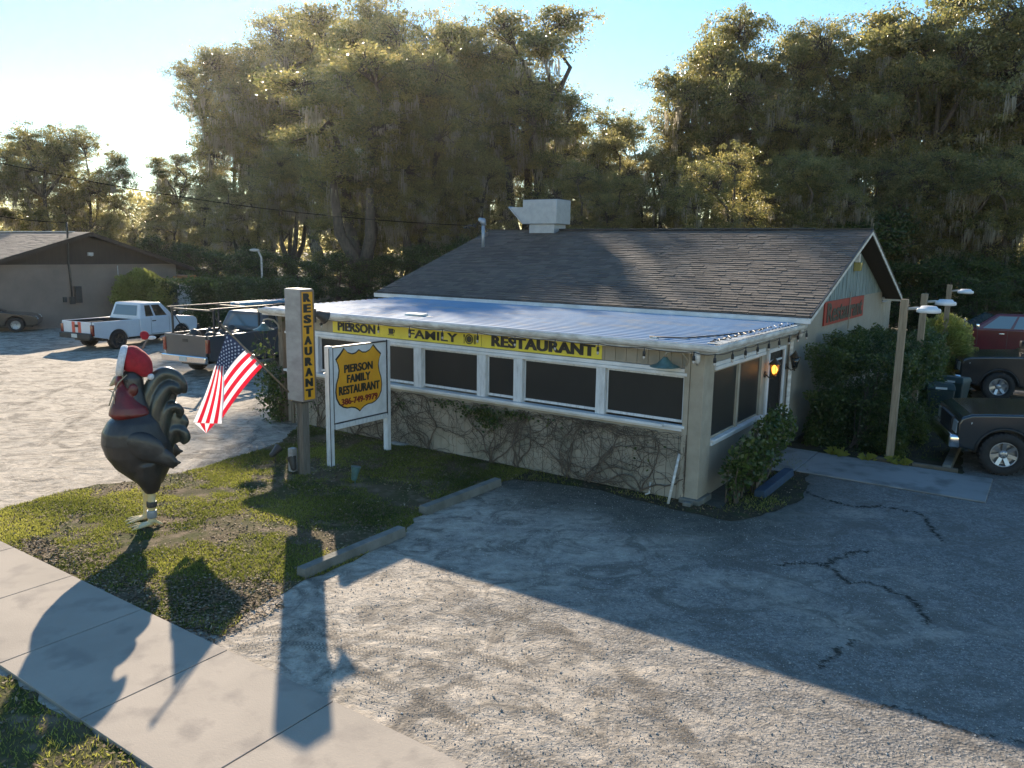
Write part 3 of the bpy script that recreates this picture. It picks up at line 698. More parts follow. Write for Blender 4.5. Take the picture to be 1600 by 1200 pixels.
for q in ((-.06, .02, 1.60, 1.70, .99, 2.14), (-.06, .03, 2.86, 3.0, .99, 2.14), (-.06, .012, .385, .44, .99, 2.14)):
    mb = MB(); mb.box(*q); mb.build('window_post', 'trimtan', R_, bevel=.004)
mb = MB(); mb.box(-.08, .035, 3.27, 3.36, .03, 2.13); mb.box(-.08, .035, 4.31, 4.40, .03, 2.13); mb.box(-.08, .035, 3.27, 4.40, 2.132, 2.20); mb.build('door_frame', 'white', R_, bevel=.005)
d = MB(); d.box(-.06, -.02, 3.37, 4.30, .03, 2.125); dr = d.build('door', 'screen', R_)
mb = MB(); mb.box(-.018, .008, 3.38, 3.44, .05, 2.1); mb.box(-.018, .008, 4.23, 4.29, .05, 2.1); mb.build('door_stile', 'darkmetal', dr)
mb = MB()
for z in (.62, .88, 1.93): mb.box(-.018, .012, 3.442, 4.228, z, z + .035)
mb.build('door_rail', 'white', dr)
mb = MB(); mb.tube([(.0, 3.43, 1.02), (.06, 3.43, 1.02), (.06, 3.43, 1.14), (.0, 3.43, 1.14)], .012, 6); mb.build('door_handle', 'darkmetal', dr)
mb = MB(); mb.box(.015, .05, 4.22, 4.30, .60, .90); mb.build('door_closer', 'darkmetal', dr)

# exhaust vent hood on the ridge
ex = thing('exhaust_vent', 'grey sheet metal exhaust box with slanted snout on the roof ridge', 'roof vent', W(-9.05, 9.55, zr - .1), TH)
mb = MB(); mb.box(-.62, .62, -.42, .42, .28, 1.02); mb.build('housing', 'galv', ex, bevel=.012)
mb = MB(); mb.box(-.42, .50, -.34, .34, 0, .278); mb.build('curb', 'galv', ex, bevel=.005)
mb = MB(); mb.prism([(-.625, .30), (-.625, .80), (-1.16, .80)], -.40, .40, 'y'); mb.build('snout', 'galv', ex)
mb = MB(); mb.hexa([(-.62, -.43, .27), (-.62, .43, .27), (-1.18, .43, .80), (-1.18, -.43, .80)], [(-.62, -.43, .30), (-.62, .43, .30), (-1.15, .43, .83), (-1.15, -.43, .83)]); mb.build('snout_flange', 'galv', ex)
mb = MB(); mb.box(-.60, .60, -.40, .40, 1.022, 1.04); mb.build('lid', 'darkmetal', ex)
mp = thing('service_mast', 'galvanised electric service mast with weatherhead near the roof edge', 'mast', W(-10.36, 8.0, z0 + sl * 3.7), TH)
mb = MB(); mb.tube([(0, 0, -.05), (0, 0, .72)], .055, 12); mb.build('pipe', 'galv', mp)
mb = MB(); mb.tube([(.03, 0, .66), (-.02, 0, .80), (-.16, 0, .84)], [.07, .10, .06], 10); mb.build('weatherhead', 'galv', mp)
mb = MB(); mb.tube([(.05, 0, .6), (.2, 0, .5), (.22, 0, .35), (.05, 0, .28)], .010, 5)
mb.tube([(-.15, 0, .80), (-.35, 0, .62), (-.55, 0, .66), (-.78, 0, .60)], .022, 6)
for q in range(4): mb.tube([(-.30 - q * .12, 0, .60 + .05 * sin(q * 2)), (-.38 - q * .12, 0, .70 - .04 * q)], .03, 6)
mb.build('service_cable', 'darkmetal', mp)
mb = MB(); mb.box(-.22, .22, -.12, .12, 0, .06); mb.box(.22, .42, -.04, .04, -.004, .02)
tag(mb.build('roof_junction_box', 'white_dirty', loc=W(-6.4, .45, 2.625), rz=TH, bevel=.008), 'small white metal box lying on the porch roof above the coffee cup sign', 'junction box')
mb = MB(); mb.box(-.06, .06, -.05, .05, 0, .05); tag(mb.build('roof_junction_box', 'white_dirty', loc=W(-.85, -.05, 2.61), rz=TH, bevel=.008), 'tiny pale box near the right front corner of the porch roof', 'junction box')

# ------------------------------------------------------------------ signs on the building
sg = thing('banner_sign', 'long yellow board reading PIERSON FAMILY RESTAURANT above the porch screens', 'sign', O, TH)
zc = 2.325
for x0, x1 in ((-8.38, -6.98), (-6.97, -4.36), (-4.35, -1.80)):
    mb = MB(); mb.box(x0, x1, -.036, -.024, 2.195, 2.462); mb.build('board', 'signyellow', sg, bevel=.002, seg=1)
def fr(x, z=zc): return frame((x, -.041, z), (1, 0, 0), (0, 0, 1))
fit_text('lettering', 'PIERSON', -7.66, 2.335, 1.12, .19, frame((0, -.041, 0), (1, 0, 0), (0, 0, 1)), 'signblack', sg, bold=.013)
fit_text('lettering', 'FAMILY', -5.55, 2.325, 1.26, .17, frame((0, -.041, 0), (1, 0, 0), (0, 0, 1)), 'signblack', sg, bold=.007)
fit_text('lettering', 'RESTAURANT', -3.02, 2.335, 2.20, .20, frame((0, -.041, 0), (1, 0, 0), (0, 0, 1)), 'signblack', sg, bold=.014)
mb = MB(); T = frame((-6.66, -.041, 2.33), (1, 0, 0), (0, 0, 1))
mb.prism([(-.055, -.05), (.055, -.05), (.065, .06), (-.065, .06)], 0, .006, 'z', T=T); mb.box(-.085, .085, -.075, -.062, 0, .006, T=T)
mb.tube([(.06, .04, .003), (.10, .035, .003), (.095, -.01, .003), (.06, -.02, .003)], .008, 5, T=T); mb.build('cup_emblem', 'signblack', sg)
def ring(mb, r0, r1, T, n=28):
    vs = [(r * cos(2 * pi * j / n), r * sin(2 * pi * j / n), .004) for r in (r0, r1) for j in range(n)]
    mb.add(vs, [(j, (j + 1) % n, (j + 1) % n + n, j + n) for j in range(n)], 0, False, T)
mb = MB(); T = frame((-4.64, -.041, 2.325), (1, 0, 0), (0, 0, 1)); ring(mb, .0001, .062, T); ring(mb, .074, .096, T)
mb.box(-.125, -.117, -.085, .085, 0, .006, T=T); mb.box(-.135, -.107, .04, .085, 0, .0055, T=T); mb.box(.117, .125, -.085, .085, 0, .006, T=T); mb.box(.138, .152, -.085, .09, 0, .006, T=T); mb.build('plate_emblem', 'signblack', sg)

rs = thing('wall_sign', 'red painted board with dark Restaurant script on the gable wall', 'sign', W(0, 9.5, 2.64), TH)
mb = MB(); mb.box(.001, .03, -2.15, 2.15, -.27, .29); mb.build('board', 'signred', rs, bevel=.003, seg=1)
fit_text('lettering', 'Restaurant', 9.5, 2.66, 3.9, .46, frame((.036, -9.5, -2.64), (0, 1, 0), (0, 0, 1)), 'signblack', rs, bold=.010, depth=.008)
mb = MB(); mb.tube([(.05, .35, .45), (.05, .33, -.5)], .012, 6)
tag(mb.build('conduit', 'trimtan', loc=W(0, 9.5, 2.64), rz=TH), 'thin cable running down across the red gable sign', 'cable')

# ------------------------------------------------------------------ string lights
def sag(P, Q, n=9, s=.03): return [P.lerp(Q, i / n) + Vector((0, 0, -s * 4 * (i / n) * (1 - i / n))) for i in range(n + 1)]
st = thing('string_lights', 'black string of hanging bulbs along the porch gutter', 'string lights', O, TH)
ends = [Vector((-9.15 + i * .83, -.40, 2.51)) for i in range(12)] + [Vector((.30, -.36, 2.50))] + [Vector((.36, .25 + i * .62, 2.50)) for i in range(8)]
mb = MB()
for i in range(len(ends) - 1): mb.tube(sag(ends[i], ends[i + 1], 6, .025), .007, 5, caps=False)
mb.build('cable', 'plastic', st)
for i, e in enumerate(ends):
    if i in (2, 4): pass
    mb = MB(); mb.tube([e + Vector((0, 0, .005)), e + Vector((0, 0, -.05)), e + Vector((0, 0, -.06)), e + Vector((0, 0, -.13))], [.007, .009, .022, .024], 8)
    so = mb.build('socket', 'plastic', st)
    mb = MB(); mb.ell(e + Vector((0, 0, -.155)), (.022, .022, .032), nu=10, nv=6); mb.build('bulb', 'bulb', so)
mb = MB(); P = []
for i in range(60): P.append((.12 + .05 * sin(i * 1.9), -.1 + i * .075, 2.655 + .02 * sin(i * 2.7)))
for i in range(24): P.append((-.1 - i * .07, 1.0 + .02 * i + .03 * sin(i), 2.65)) if False else None
P = [p for p in P if p]
mb.tube(P, .010, 5, caps=False); mb.tube([(-.9, -.12, 2.66), (-.4, .2, 2.65), (-.1, .9, 2.66), (.05, 1.9, 2.655), (.1, 3.0, 2.66)], .012, 5)
tag(mb.build('roof_cable', 'plastic', loc=O, rz=TH), 'tangled black cable lying on the side edge of the porch roof', 'cable')

# barn lamps at both ends of the front
def barn_lamp(loc_, label, grp='green shaded barn lamps on the porch front'):
    t = thing('barn_lamp', label, 'lamp', loc_, TH, grp)
    m1 = MB(); m1.tube([(.23, .09, -.14), (.26, .03, .02), (.20, -.04, .12), (.08, -.10, .15), (-.02, -.14, .12), (-.04, -.14, .06)], .02, 8); m1.build('arm', 'trimtan', t)
    m1 = MB(); m1.lathe([(.03, .05), (.05, .02), (.10, -.03), (.13, -.06), (.235, -.10), (.24, -.105), (.23, -.112), (.12, -.075), (.02, -.06)], 24, T=Matrix.Translation((-.04, -.14, 0))); m1.build('shade', 'greenenamel', t)
    m1 = MB(); m1.ell((-.04, -.14, -.10), (.07, .07, .04)); m1.build('bulb', 'bulb', t)
    return t
barn_lamp(W(-.50, -.14, 2.33), 'green barn lamp on a curved arm at the right front corner pillar')
barn_lamp(W(-10.28, -.20, 2.24), 'green barn lamp by the left wooden corner post')
# wall lanterns at the door
def lantern(b_, z, lit, label):
    t = thing('wall_lantern', label, 'lantern', W(.02, b_, z), TH)
    m1 = MB(); m1.lathe([(.0001, -.02), (.06, -.02), (.06, .0), (.0001, .0)], 14, T=Matrix.Translation((.0, 0, -.12)) @ Matrix.Rotation(pi / 2, 4, 'Y')); m1.tube([(0, 0, -.12), (.09, 0, -.19), (.15, 0, -.16)], .012, 6); m1.build('bracket', 'bronze', t)
    T = Matrix.Translation((.16, 0, 0))
    m1 = MB(); m1.lathe([(.0001, -.20), (.02, -.19), (.012, -.16), (.05, -.14), (.055, -.12), (.0001, -.12)], 12, T=T); m1.lathe([(.115, .09), (.10, .11), (.05, .16), (.03, .18), (.012, .21), (.0001, .23)], 12, T=T)
    for k in range(6):
        a = k * pi / 3; m1.tube([(.16 + .05 * cos(a), .05 * sin(a), -.12), (.16 + .10 * cos(a), .10 * sin(a), .095)], .006, 4)
    m1.build('cage', 'bronze', t)
    m1 = MB(); m1.lathe([(.045, -.118), (.09, .09)], 12, T=T); m1.build('glass', mat('lantern_glass', (.35, .25, .12), .2, trans=.7) if lit else 'glass', t)
    m1 = MB(); m1.ell((.16, 0, -.01), (.035, .035, .07)); m1.build('bulb', 'lamp_glow' if lit else 'bulb', t)
    return t
lantern(3.17, 1.86, True, 'glowing amber wall lantern left of the side door')
lantern(4.56, 1.86, False, 'unlit bronze wall lantern right of the side door')
ld = bpy.data.lights.new('lantern_light', 'POINT'); ld.energy = .5; ld.color = (1, .5, .15); ld.shadow_soft_size = .03
lo = bpy.data.objects.new('lantern_light', ld); COL.objects.link(lo); lo.location = W(.30, 3.17, 1.84)
# floodlight under the gable peak
t = thing('gable_floodlight', 'white and amber security light under the gable peak', 'lamp', W(.02, 10.15, 3.75), TH)
mb = MB(); mb.box(0, .12, -.07, .07, .08, .30); mb.build('junction_cap', 'white_dirty', t, bevel=.01)
mb = MB(); mb.hexa([(.0, -.10, -.14), (.16, -.10, -.14), (.16, .10, -.14), (.0, .10, -.14)], [(.0, -.12, .08), (.18, -.12, .08), (.18, .12, .08), (.0, .12, .08)]); mb.build('reflector', 'amber', t, bevel=.015)

# leaning pipe, small pipe, drain cover
mb = MB(); mb.tube([(0, 0, 0), (.06, .22, .80)], .022, 8); tag(mb.build('leaning_pipe', 'white_dirty', loc=W(-.36, -.30, .0), rz=TH), 'white plastic pipe leaning on the wall beside the corner pillar', 'pipe')
mb = MB(); mb.tube([(0, 0, 0.22), (0, -.03, .04), (-.05, -.08, .02)], .015, 8); tag(mb.build('drain_pipe', 'white_dirty', loc=W(-.80, -.04, .0), rz=TH), 'short bent white pipe coming out low on the vine wall', 'pipe')
P = g(630, 693); mb = MB(); mb.lathe([(.0001, .05), (.22, .05), (.25, .03), (.25, 0)], 24); tag(mb.build('drain_cover', 'concrete', loc=(P.x, P.y, 0)), 'round concrete cover set in the grass beside the signboard', 'drain cover')

# ------------------------------------------------------------------ vine on the porch wall
def vine_curve(r, p, d, n, step, wander, zmin=.05, zmax=1.12, xlim=(-9.6, -.2)):
    P = [p.copy()]
    for i in range(n):
        d = (d + Vector((r.gauss(0, wander), 0, r.gauss(0, wander)))).normalized(); p = p + d * step
        if p.z > zmax: p.z = zmax; d.z = -abs(d.z) * .4
        if p.z < zmin: p.z = zmin; d.z = abs(d.z)
        p.x = min(max(p.x, xlim[0]), xlim[1]); p.y = -.03 - .05 * abs(sin(i * .7 + p.x * 3)) - .02
        P.append(p.copy())
    return P
vt = thing('climbing_vine', 'tangle of bare brown climbing vines with few green leaves on the porch wall', 'vine', O, TH)
r = random.Random(8); mb = MB(); tips = []
roots = [-8.9, -7.7, -6.9, -5.6, -4.1, -3.5, -2.4, -2.0, -1.0]
for x in roots:
    for q in range(4):
        C = vine_curve(r, Vector((x + r.uniform(-.05, .05), -.05, .02)), Vector((r.uniform(-.8, .8), 0, 1)), r.randint(14, 34), .09, .25)
        mb.tube(C, [max(.004, .016 * (1 - i / len(C))) for i in range(len(C))], 5, caps=False)
        for k in range(6):
            b_ = C[r.randrange(3, len(C))]; D = vine_curve(r, b_, Vector((r.choice((-1, 1)) * r.uniform(.4, 1), 0, r.uniform(-.4, .6))), r.randint(8, 26), .07, .3)
            mb.tube(D, [max(.0025, .007 * (1 - i / len(D))) for i in range(len(D))], 4, caps=False)
            for _ in range(2):
                e_ = D[r.randrange(1, len(D))]; E_ = vine_curve(r, e_, Vector((r.uniform(-1, 1), 0, r.uniform(-1, 1))), r.randint(5, 12), .06, .4)
                mb.tube(E_, .0028, 3, caps=False); tips.append(E_[-1])
mb.build('stems', 'vine', vt, clean=False)
# denser tangle at mid height to the right
mb = MB()
for q in range(38):
    x = r.uniform(-8.6, -.5); z = .62 + .16 * sin(x * 1.7) + r.gauss(0, .13)
    mb.tube(vine_curve(r, Vector((x, -.06, z)), Vector((r.choice((-1, 1)), 0, r.gauss(0, .2))), r.randint(10, 24), .07, .22, zmin=.15, zmax=1.0), .0034, 4, caps=False)
mb.build('tangle', 'vine', vt, clean=False)
cen = []
for cx, cz, n, sx_, sz_ in ((-4.35, .98, 260, .5, .08), (-4.1, .85, 300, .28, .16), (-3.5, 1.03, 130, .4, .06), (-5.2, 1.05, 60, .3, .06), (-6.3, .9, 30, .15, .1), (-9.3, .7, 90, .4, .3), (-8.6, .95, 60, .5, .1), (-2.2, .95, 18, .6, .1), (-.9, .6, 14, .5, .3)):
    for _ in range(n): cen.append((r.gauss(cx, sx_ * .6), -.08 - r.random() * .1, min(1.12, r.gauss(cz, sz_ * .7))))
link('leaves', leaf_mesh('vine_leaves', np.array(cen), .055, rng.uniform(.2, 1, len(cen)), 'leaf_shrub', 5, .8), vt)

# leafy vine climbing the left corner post
vt = thing('post_creeper', 'leafy green creeper climbing the left wooden corner post', 'vine', W(-10.1, -.1, 0), TH)
mb = MB(); cen = []
for q in range(14):
    p = Vector((r.uniform(-.1, .1), -.05, 0)); P = [p.copy()]
    for i in range(r.randint(10, 26)):
        p = p + Vector((r.gauss(0, .05), r.gauss(0, .03), r.uniform(.05, .12))); P.append(p.copy())
        if p.z < 1.35 or r.random() < .15:
            for _ in range(6): cen.append((p.x + r.gauss(0, .12 if p.z < 1.3 else .05), p.y + r.gauss(0, .1) - .05, p.z + r.gauss(0, .06)))
    mb.tube(P, .006, 4, caps=False)
for dx, z in ((-.35, 1.72), (-.5, 1.66), (-.42, .55), (-.5, .3)):
    P = [Vector((0, -.1, z - .25)), Vector((dx * .5, -.15, z)), Vector((dx, -.2, z - .05))]; mb.tube(P, .005, 4, caps=False)
    for _ in range(26): cen.append((dx + r.gauss(0, .1), -.2 + r.gauss(0, .08), z - .05 + r.gauss(0, .06)))
mb.build('stems', 'vine', vt); link('leaves', leaf_mesh('creeper_leaves', np.array(cen), .075, rng.uniform(.2, 1, len(cen)), 'leaf_shrub', 6, .8), vt)

# ================================================================== ROADSIDE SIGNS
py_ = thing('pylon_sign', 'tall grey box sign on a weathered post reading RESTAURANT downwards', 'sign', W(-6.25, -2.74, 0), TH)
mb = MB(); mb.box(-.20, .20, -.14, .14, 1.36, 3.30); mb.build('cabinet', 'greybox', py_, bevel=.012)
mb = MB(); mb.box(.201, .206, -.125, .125, 1.39, 3.25); mb.build('face_panel', 'signorange', py_)
mb = MB(); mb.box(.201, .225, -.14, -.126, 1.37, 3.28); mb.box(.201, .225, .126, .142, 1.37, 3.28); mb.box(.201, .225, -.125, .125, 1.365, 1.388); mb.box(.201, .225, -.125, .125, 3.252, 3.28); mb.build('face_frame', 'brownwall', py_)
for i, ch in enumerate('RESTAURANT'):
    fit_text('letter', ch, 0, 3.155 - i * .183, .165, .145, frame((.210, 0, 0), (0, 1, 0), (0, 0, 1)), 'signblack', py_, bold=.018)
mb = MB(); mb.box(-.045, .065, -.05, .10, 0, 1.36); mb.box(-.06, -.047, -.07, .08, 0, 1.34); mb.build('pole', 'greypost', py_, bevel=.006)
mb = MB(); mb.box(-.13, .12, -.10, .10, 1.32, 1.358); mb.build('pole_cap', 'darkmetal', py_)
t = thing('sign_floodlight', 'black flared floodlight bolted high on the RESTAURANT pylon, facing the building', 'lamp', W(-6.05, -2.56, 2.86), TH)
mb = MB(); mb.tube([(0, -.03, 0), (.02, .05, .0)], .025, 8); mb.box(-.06, .04, -.04, -.01, -.14, .10); mb.build('bracket', 'darkmetal', t)
T = Matrix.Translation((.03, .06, .0)) @ Matrix.Rotation(radians(118), 4, Vector((-1, .3, 0)))
mb = MB(); mb.lathe([(.03, -.06), (.06, -.03), (.075, .04), (.115, .13), (.12, .15), (.10, .14)], 18, T=T); mb.build('shade', 'darkmetal', t)
mb = MB(); mb.lathe([(.0001, .125), (.10, .125)], 18, T=T); mb.build('lens', 'lens', t)
mb = MB(); mb.tube([(.0, .10, -.16), (.02, .12, -.2)], .02, 6); mb.build('photocell', 'plastic', t)
mb = MB(); mb.box(-.075, .045, -.06, .05, .05, .47); mb.box(-.07, .04, -.065, -.061, .10, .42); tag(mb.build('electrical_box', 'greybox', loc=W(-6.44, -2.80, 0), rz=TH, bevel=.006), 'narrow grey electrical box at the foot of the pylon post', 'electrical box')
def spot(P, aim, label, c='darkmetal', up=.55):
    t = thing('ground_floodlight', label, 'floodlight', (P.x, P.y, 0), aim, 'small floodlights staked in the lawn')
    m1 = MB(); m1.tube([(0, 0, 0), (0, 0, .16)], .012, 6); m1.box(-.03, .03, -.02, .02, .13, .17); m1.build('stake', c, t)
    T = Matrix.Translation((0, 0, .2)) @ Matrix.Rotation(up, 4, 'Y')
    m1 = MB(); m1.lathe([(.025, -.13), (.05, -.10), (.058, .0), (.085, .11), (.088, .12), (.07, .11)], 16, T=T); m1.build('shade', c, t)
    m1 = MB(); m1.lathe([(.0001, .095), (.068, .095)], 16, T=T); m1.build('lens', 'lens', t)
P = g(430, 722); spot(P, 1.0, 'black floodlight in the grass left of the pylon post', up=1.0)
P = g(458, 741); spot(P, 2.2, 'dark floodlight tucked against the foot of the pylon post', up=.4)
P = g(555, 757); spot(P, .6, 'green floodlight standing alone in front of the signboard', 'greenenamel', up=.2)

bs = thing('shield_signboard', 'white signboard on two posts with an orange shield and phone number', 'sign', W(-6.30, -1.30, 0), TH)
for y0, y1, nme in ((-.80, -.70, 'l'), (.70, .80, 'r')):
    mb = MB(); mb.box(-.06, .05, y0, y1, 0, 2.24 if y0 < 0 else 2.22); mb.build('post', 'white_wood', bs, bevel=.006)
mb = MB(); mb.box(-.02, .03, -.698, .698, .80, 2.20); mb.build('board', 'white', bs, bevel=.003)
mb = MB(); mb.box(-.03, .058, -.66, .70, .68, .775); mb.build('rail', 'white_wood', bs, bevel=.005)
mb = MB(); mb.box(.03, .045, -.70, .70, .78, .80); mb.box(-.03, .05, -.70, .70, 2.201, 2.222); mb.box(.032, .046, -.70, -.68, .80, 2.20); mb.box(.05, .055, -.80, -.785, 0, 2.2); mb.box(.032, .06, .70, .712, .74, 2.24); mb.build('edge_trim', 'plastic', bs)
def shield(s, cy, cz):
    half = [(0, .585), (.07, .535), (.15, .525), (.24, .56), (.315, .645), (.40, .54), (.485, .455), (.445, .36), (.425, .25), (.445, .12), (.485, 0), (.50, -.14), (.485, -.27), (.43, -.38), (.35, -.445), (.27, -.475), (.18, -.475), (.10, -.50), (.04, -.54), (0, -.58)]
    pts = half + [(-x, y) for x, y in half[-2:0:-1]]
    return [(cy + x * s * 1.22, cz + y * s * 1.03) for x, y in pts]
def tri_prism(mb, poly, d0, d1, m=0):
    mb.prism(poly, d0, d1, 'x', m)
mb = MB(); tri_prism(mb, shield(1.0, -.03, 1.52), .0305, .036); mb.build('shield_outline', 'signblack', bs, clean=False)
mb = MB(); tri_prism(mb, shield(.955, -.03, 1.52), .0362, .040); mb.build('shield', 'signorange', bs, clean=False)
def fb(z): return frame((.043, .0, z), (0, 1, 0), (0, 0, 1))
F0 = frame((.043, .0, 0), (0, 1, 0), (0, 0, 1))
fit_text('lettering', 'PIERSON', -.05, 1.785, .74, .155, F0, 'signblack', bs, bold=.011)
fit_text('lettering', 'FAMILY', -.05, 1.59, .61, .155, F0, 'signblack', bs, bold=.011)
fit_text('lettering', 'RESTAURANT', -.03, 1.385, 1.06, .165, F0, 'signblack', bs, bold=.012)
fit_text('phone_number', '386-749-9979', -.03, 1.17, .94, .125, F0, 'letterred', bs, bold=.010)

# ------------------------------------------------------------------ flag
fl = thing('flag', 'American flag on a slanted pole fixed to the pylon post', 'flag', W(-6.42, -2.80, 1.40), TH)
def FP(px, py, off=0.):      # point in the flag's own plane, flag-local coordinates
    d = ray(px, py); P0 = W(-6.45 + off, 0, 0); t = (P0 - Vector((0, 0, CAM_H))).dot(AX) / d.dot(AX)
    q = Vector((0, 0, CAM_H)) + d * t; a_, b_ = loc(q); return Vector((a_ + 6.42, b_ + 2.80, q.z - 1.40))
tipP = FP(345, 506); base = Vector((0, .02, 0))
mb = MB(); mb.tube([base, tipP], .015, 10); mb.build('flagpole', 'palewood', fl)
mb = MB(); mb.ell(tipP + (tipP - base).normalized() * .02, (.028, .028, .028), nu=12, nv=8); mb.build('finial', 'darkmetal', fl)
mb = MB(); mb.box(-.05, .05, -.03, .05, -.07, .05); mb.build('bracket', 'palewood', fl, bevel=.008)
def bez(P0, P1, P2, t): return P0 * (1 - t) ** 2 + P1 * 2 * t * (1 - t) + P2 * t * t
def px2(x, y): return Vector((x, y, 0))
def grid_patch(fn, nu, nv, matfn):
    m_ = MB(); vs = []; 
    for j in range(nv + 1):
        for i in range(nu + 1):
            P, o_ = fn(i / nu, j / nv); vs.append(FP(P.x, P.y, o_))
    for j in range(nv):
        for i in range(nu): m_.add([vs[j * (nu + 1) + i], vs[j * (nu + 1) + i + 1], vs[(j + 1) * (nu + 1) + i + 1], vs[(j + 1) * (nu + 1) + i]], [(0, 1, 2, 3)], matfn((i + .5) / nu, (j + .5) / nv), True)
    return m_
# u: away from the pole, v: down the hoist
def canton(u, v):
    top = bez(px2(354, 521), px2(346, 545), px2(337, 571), u); bot = bez(px2(386, 545), px2(364, 562), px2(351, 586), u)
    return top.lerp(bot, v), .018 * sin(u * 5 + v * 7) * u
def lower(u, v):
    top = bez(px2(386, 545), px2(364, 562), px2(350, 586), min(u * 1.0, 1)); bot = bez(px2(412, 571), px2(378, 606), px2(346, 656), u)
    return top.lerp(bot, v), .03 * sin(u * 4 + v * 5) * u
def fold(u, v):
    top = px2(336, 571).lerp(px2(350, 572), u); bot = px2(301.5, 660).lerp(px2(346, 662), u)
    q = top.lerp(bot, v); q.x += 2 * sin(v * 3); return q, .045 + .012 * sin(u * 9 + v * 2)
def under(u, v):
    return px2(304, 661).lerp(px2(336, 662), u).lerp(px2(322, 677), v), .035
def stripe6(u, v): return 1 if int(v * 6) % 2 == 0 else 0
m1 = grid_patch(canton, 14, 14, lambda u, v: 2); m2 = grid_patch(lower, 26, 24, stripe6)
m3 = grid_patch(fold, 28, 20, lambda u, v: 1 if int(u * 7) % 2 == 0 else 0); m4 = grid_patch(under, 16, 6, lambda u, v: 1 if int(u * 4) % 2 == 0 else 0)
allm = MB()
for q in (m1, m2, m3, m4): allm.add(q.v, q.f); allm.m[-len(q.m):] = q.m; allm.sm[-len(q.sm):] = q.sm
for row in range(9):
    for c_ in range(6 - row % 2):
        v = (row + .7) / 9.6; u = (c_ + .6 + .5 * (row % 2)) / 6.3
        P, o_ = canton(u, v); C = FP(P.x, P.y, o_ + .008)
        Px, _ = canton(min(u + .04, 1), v); Py, _ = canton(u, v - .04); X_ = (FP(Px.x, Px.y, 0) - FP(P.x, P.y, 0)); Y_ = (FP(Py.x, Py.y, 0) - FP(P.x, P.y, 0))
        X_.normalize(); Y_.normalize(); rr = .026 - .008 * u
        pts = []
        for k in range(10):
            a = pi / 2 + k * pi / 5; q = rr if k % 2 == 0 else rr * .42
            pts.append(C + (X_ * cos(a) * .9 + Y_ * sin(a)) * q)
        allm.add(pts + [C], [(k, (k + 1) % 10, 10) for k in range(10)], 3)
cl = allm.build('flag_cloth', ['flag_red', 'flag_white', 'flag_blue', 'fluff'], fl, clean=False)
# grey tabs at the hoist
mb = MB()
for v in (.083, .417, .75):
    a_, _ = lower(0, v - .075); b_, _ = lower(0, v + .075); c_, _ = lower(.09, v + .075); d_, _ = lower(.09, v - .075)
    mb.add([FP(q.x, q.y, .012) for q in (a_, b_, c_, d_)], [(0, 1, 2, 3)])
mb.build('hoist_tab', 'flag_grey', cl)

# ------------------------------------------------------------------ rooster statue
def fused(parts, name, mats, parent, voxel=.022, smooth=6, bevel=None):
    me = parts.mesh(name + '_raw', mats); o_ = bpy.data.objects.new(name, me); COL.objects.link(o_)
    md = o_.modifiers.new('r', 'REMESH'); md.mode = 'VOXEL'; md.voxel_size = voxel; md.use_smooth_shade = True
    ms = o_.modifiers.new('s', 'SMOOTH'); ms.iterations = smooth; ms.factor = .5
    me2 = bpy.data.meshes.new_from_object(o_.evaluated_get(bpy.context.evaluated_depsgraph_get()))
    bpy.data.objects.remove(o_); me2.name = name
    for p in me2.polygons: p.use_smooth = True
    return link(name, me2, parent)
RP = g(236, 818)
ro = thing('rooster_statue', 'giant black rooster statue with red wattles on yellow legs', 'statue', RP, radians(200))
mb = MB()
def E(c, r_, ry=0.): mb.ell(c, r_, rot=Matrix.Rotation(ry, 3, 'Y'), nu=28, nv=18)
def rings(mb, prof, n=28):      # (z, front, back, half width)
    k = len(prof); vs = []
    for z, x1, x0, hw in prof:
        cx, rx = (x1 + x0) / 2, (x1 - x0) / 2
        for j in range(n):
            a = 2 * pi * j / n; vs.append((cx + rx * cos(a), hw * sin(a), z))
    fs = [(i * n + j, i * n + (j + 1) % n, (i + 1) * n + (j + 1) % n, (i + 1) * n + j) for i in range(k - 1) for j in range(n)]
    fs += [tuple(range(n))[::-1], tuple(range((k - 1) * n, k * n))]
    mb.add(vs, fs, 0, True)
rings(mb, [(q0, q1 - .03, q2 + .0, q3) for q0, q1, q2, q3 in [(.60, .18, -.16, .16), (.70, .30, -.20, .23), (.86, .49, -.27, .31), (1.05, .62, -.30, .36), (1.23, .68, -.27, .385), (1.40, .67, -.20, .37), (1.54, .60, -.15, .325), (1.66, .47, -.06, .25), (1.83, .41, .02, .19), (2.02, .40, .09, .15), (2.16, .42, .10, .14), (2.26, .38, .16, .10)]])
for y, q_ in ((-.15, .06), (.14, -.02)): mb.tube([(.05, y, .95), (.03 + q_ * .5, y, .75), (.0 + q_, y, .58), (-.01 + q_, y, .50)], [.22, .19, .125, .085], 16)
fused(mb, 'body', 'roosterblack', ro)
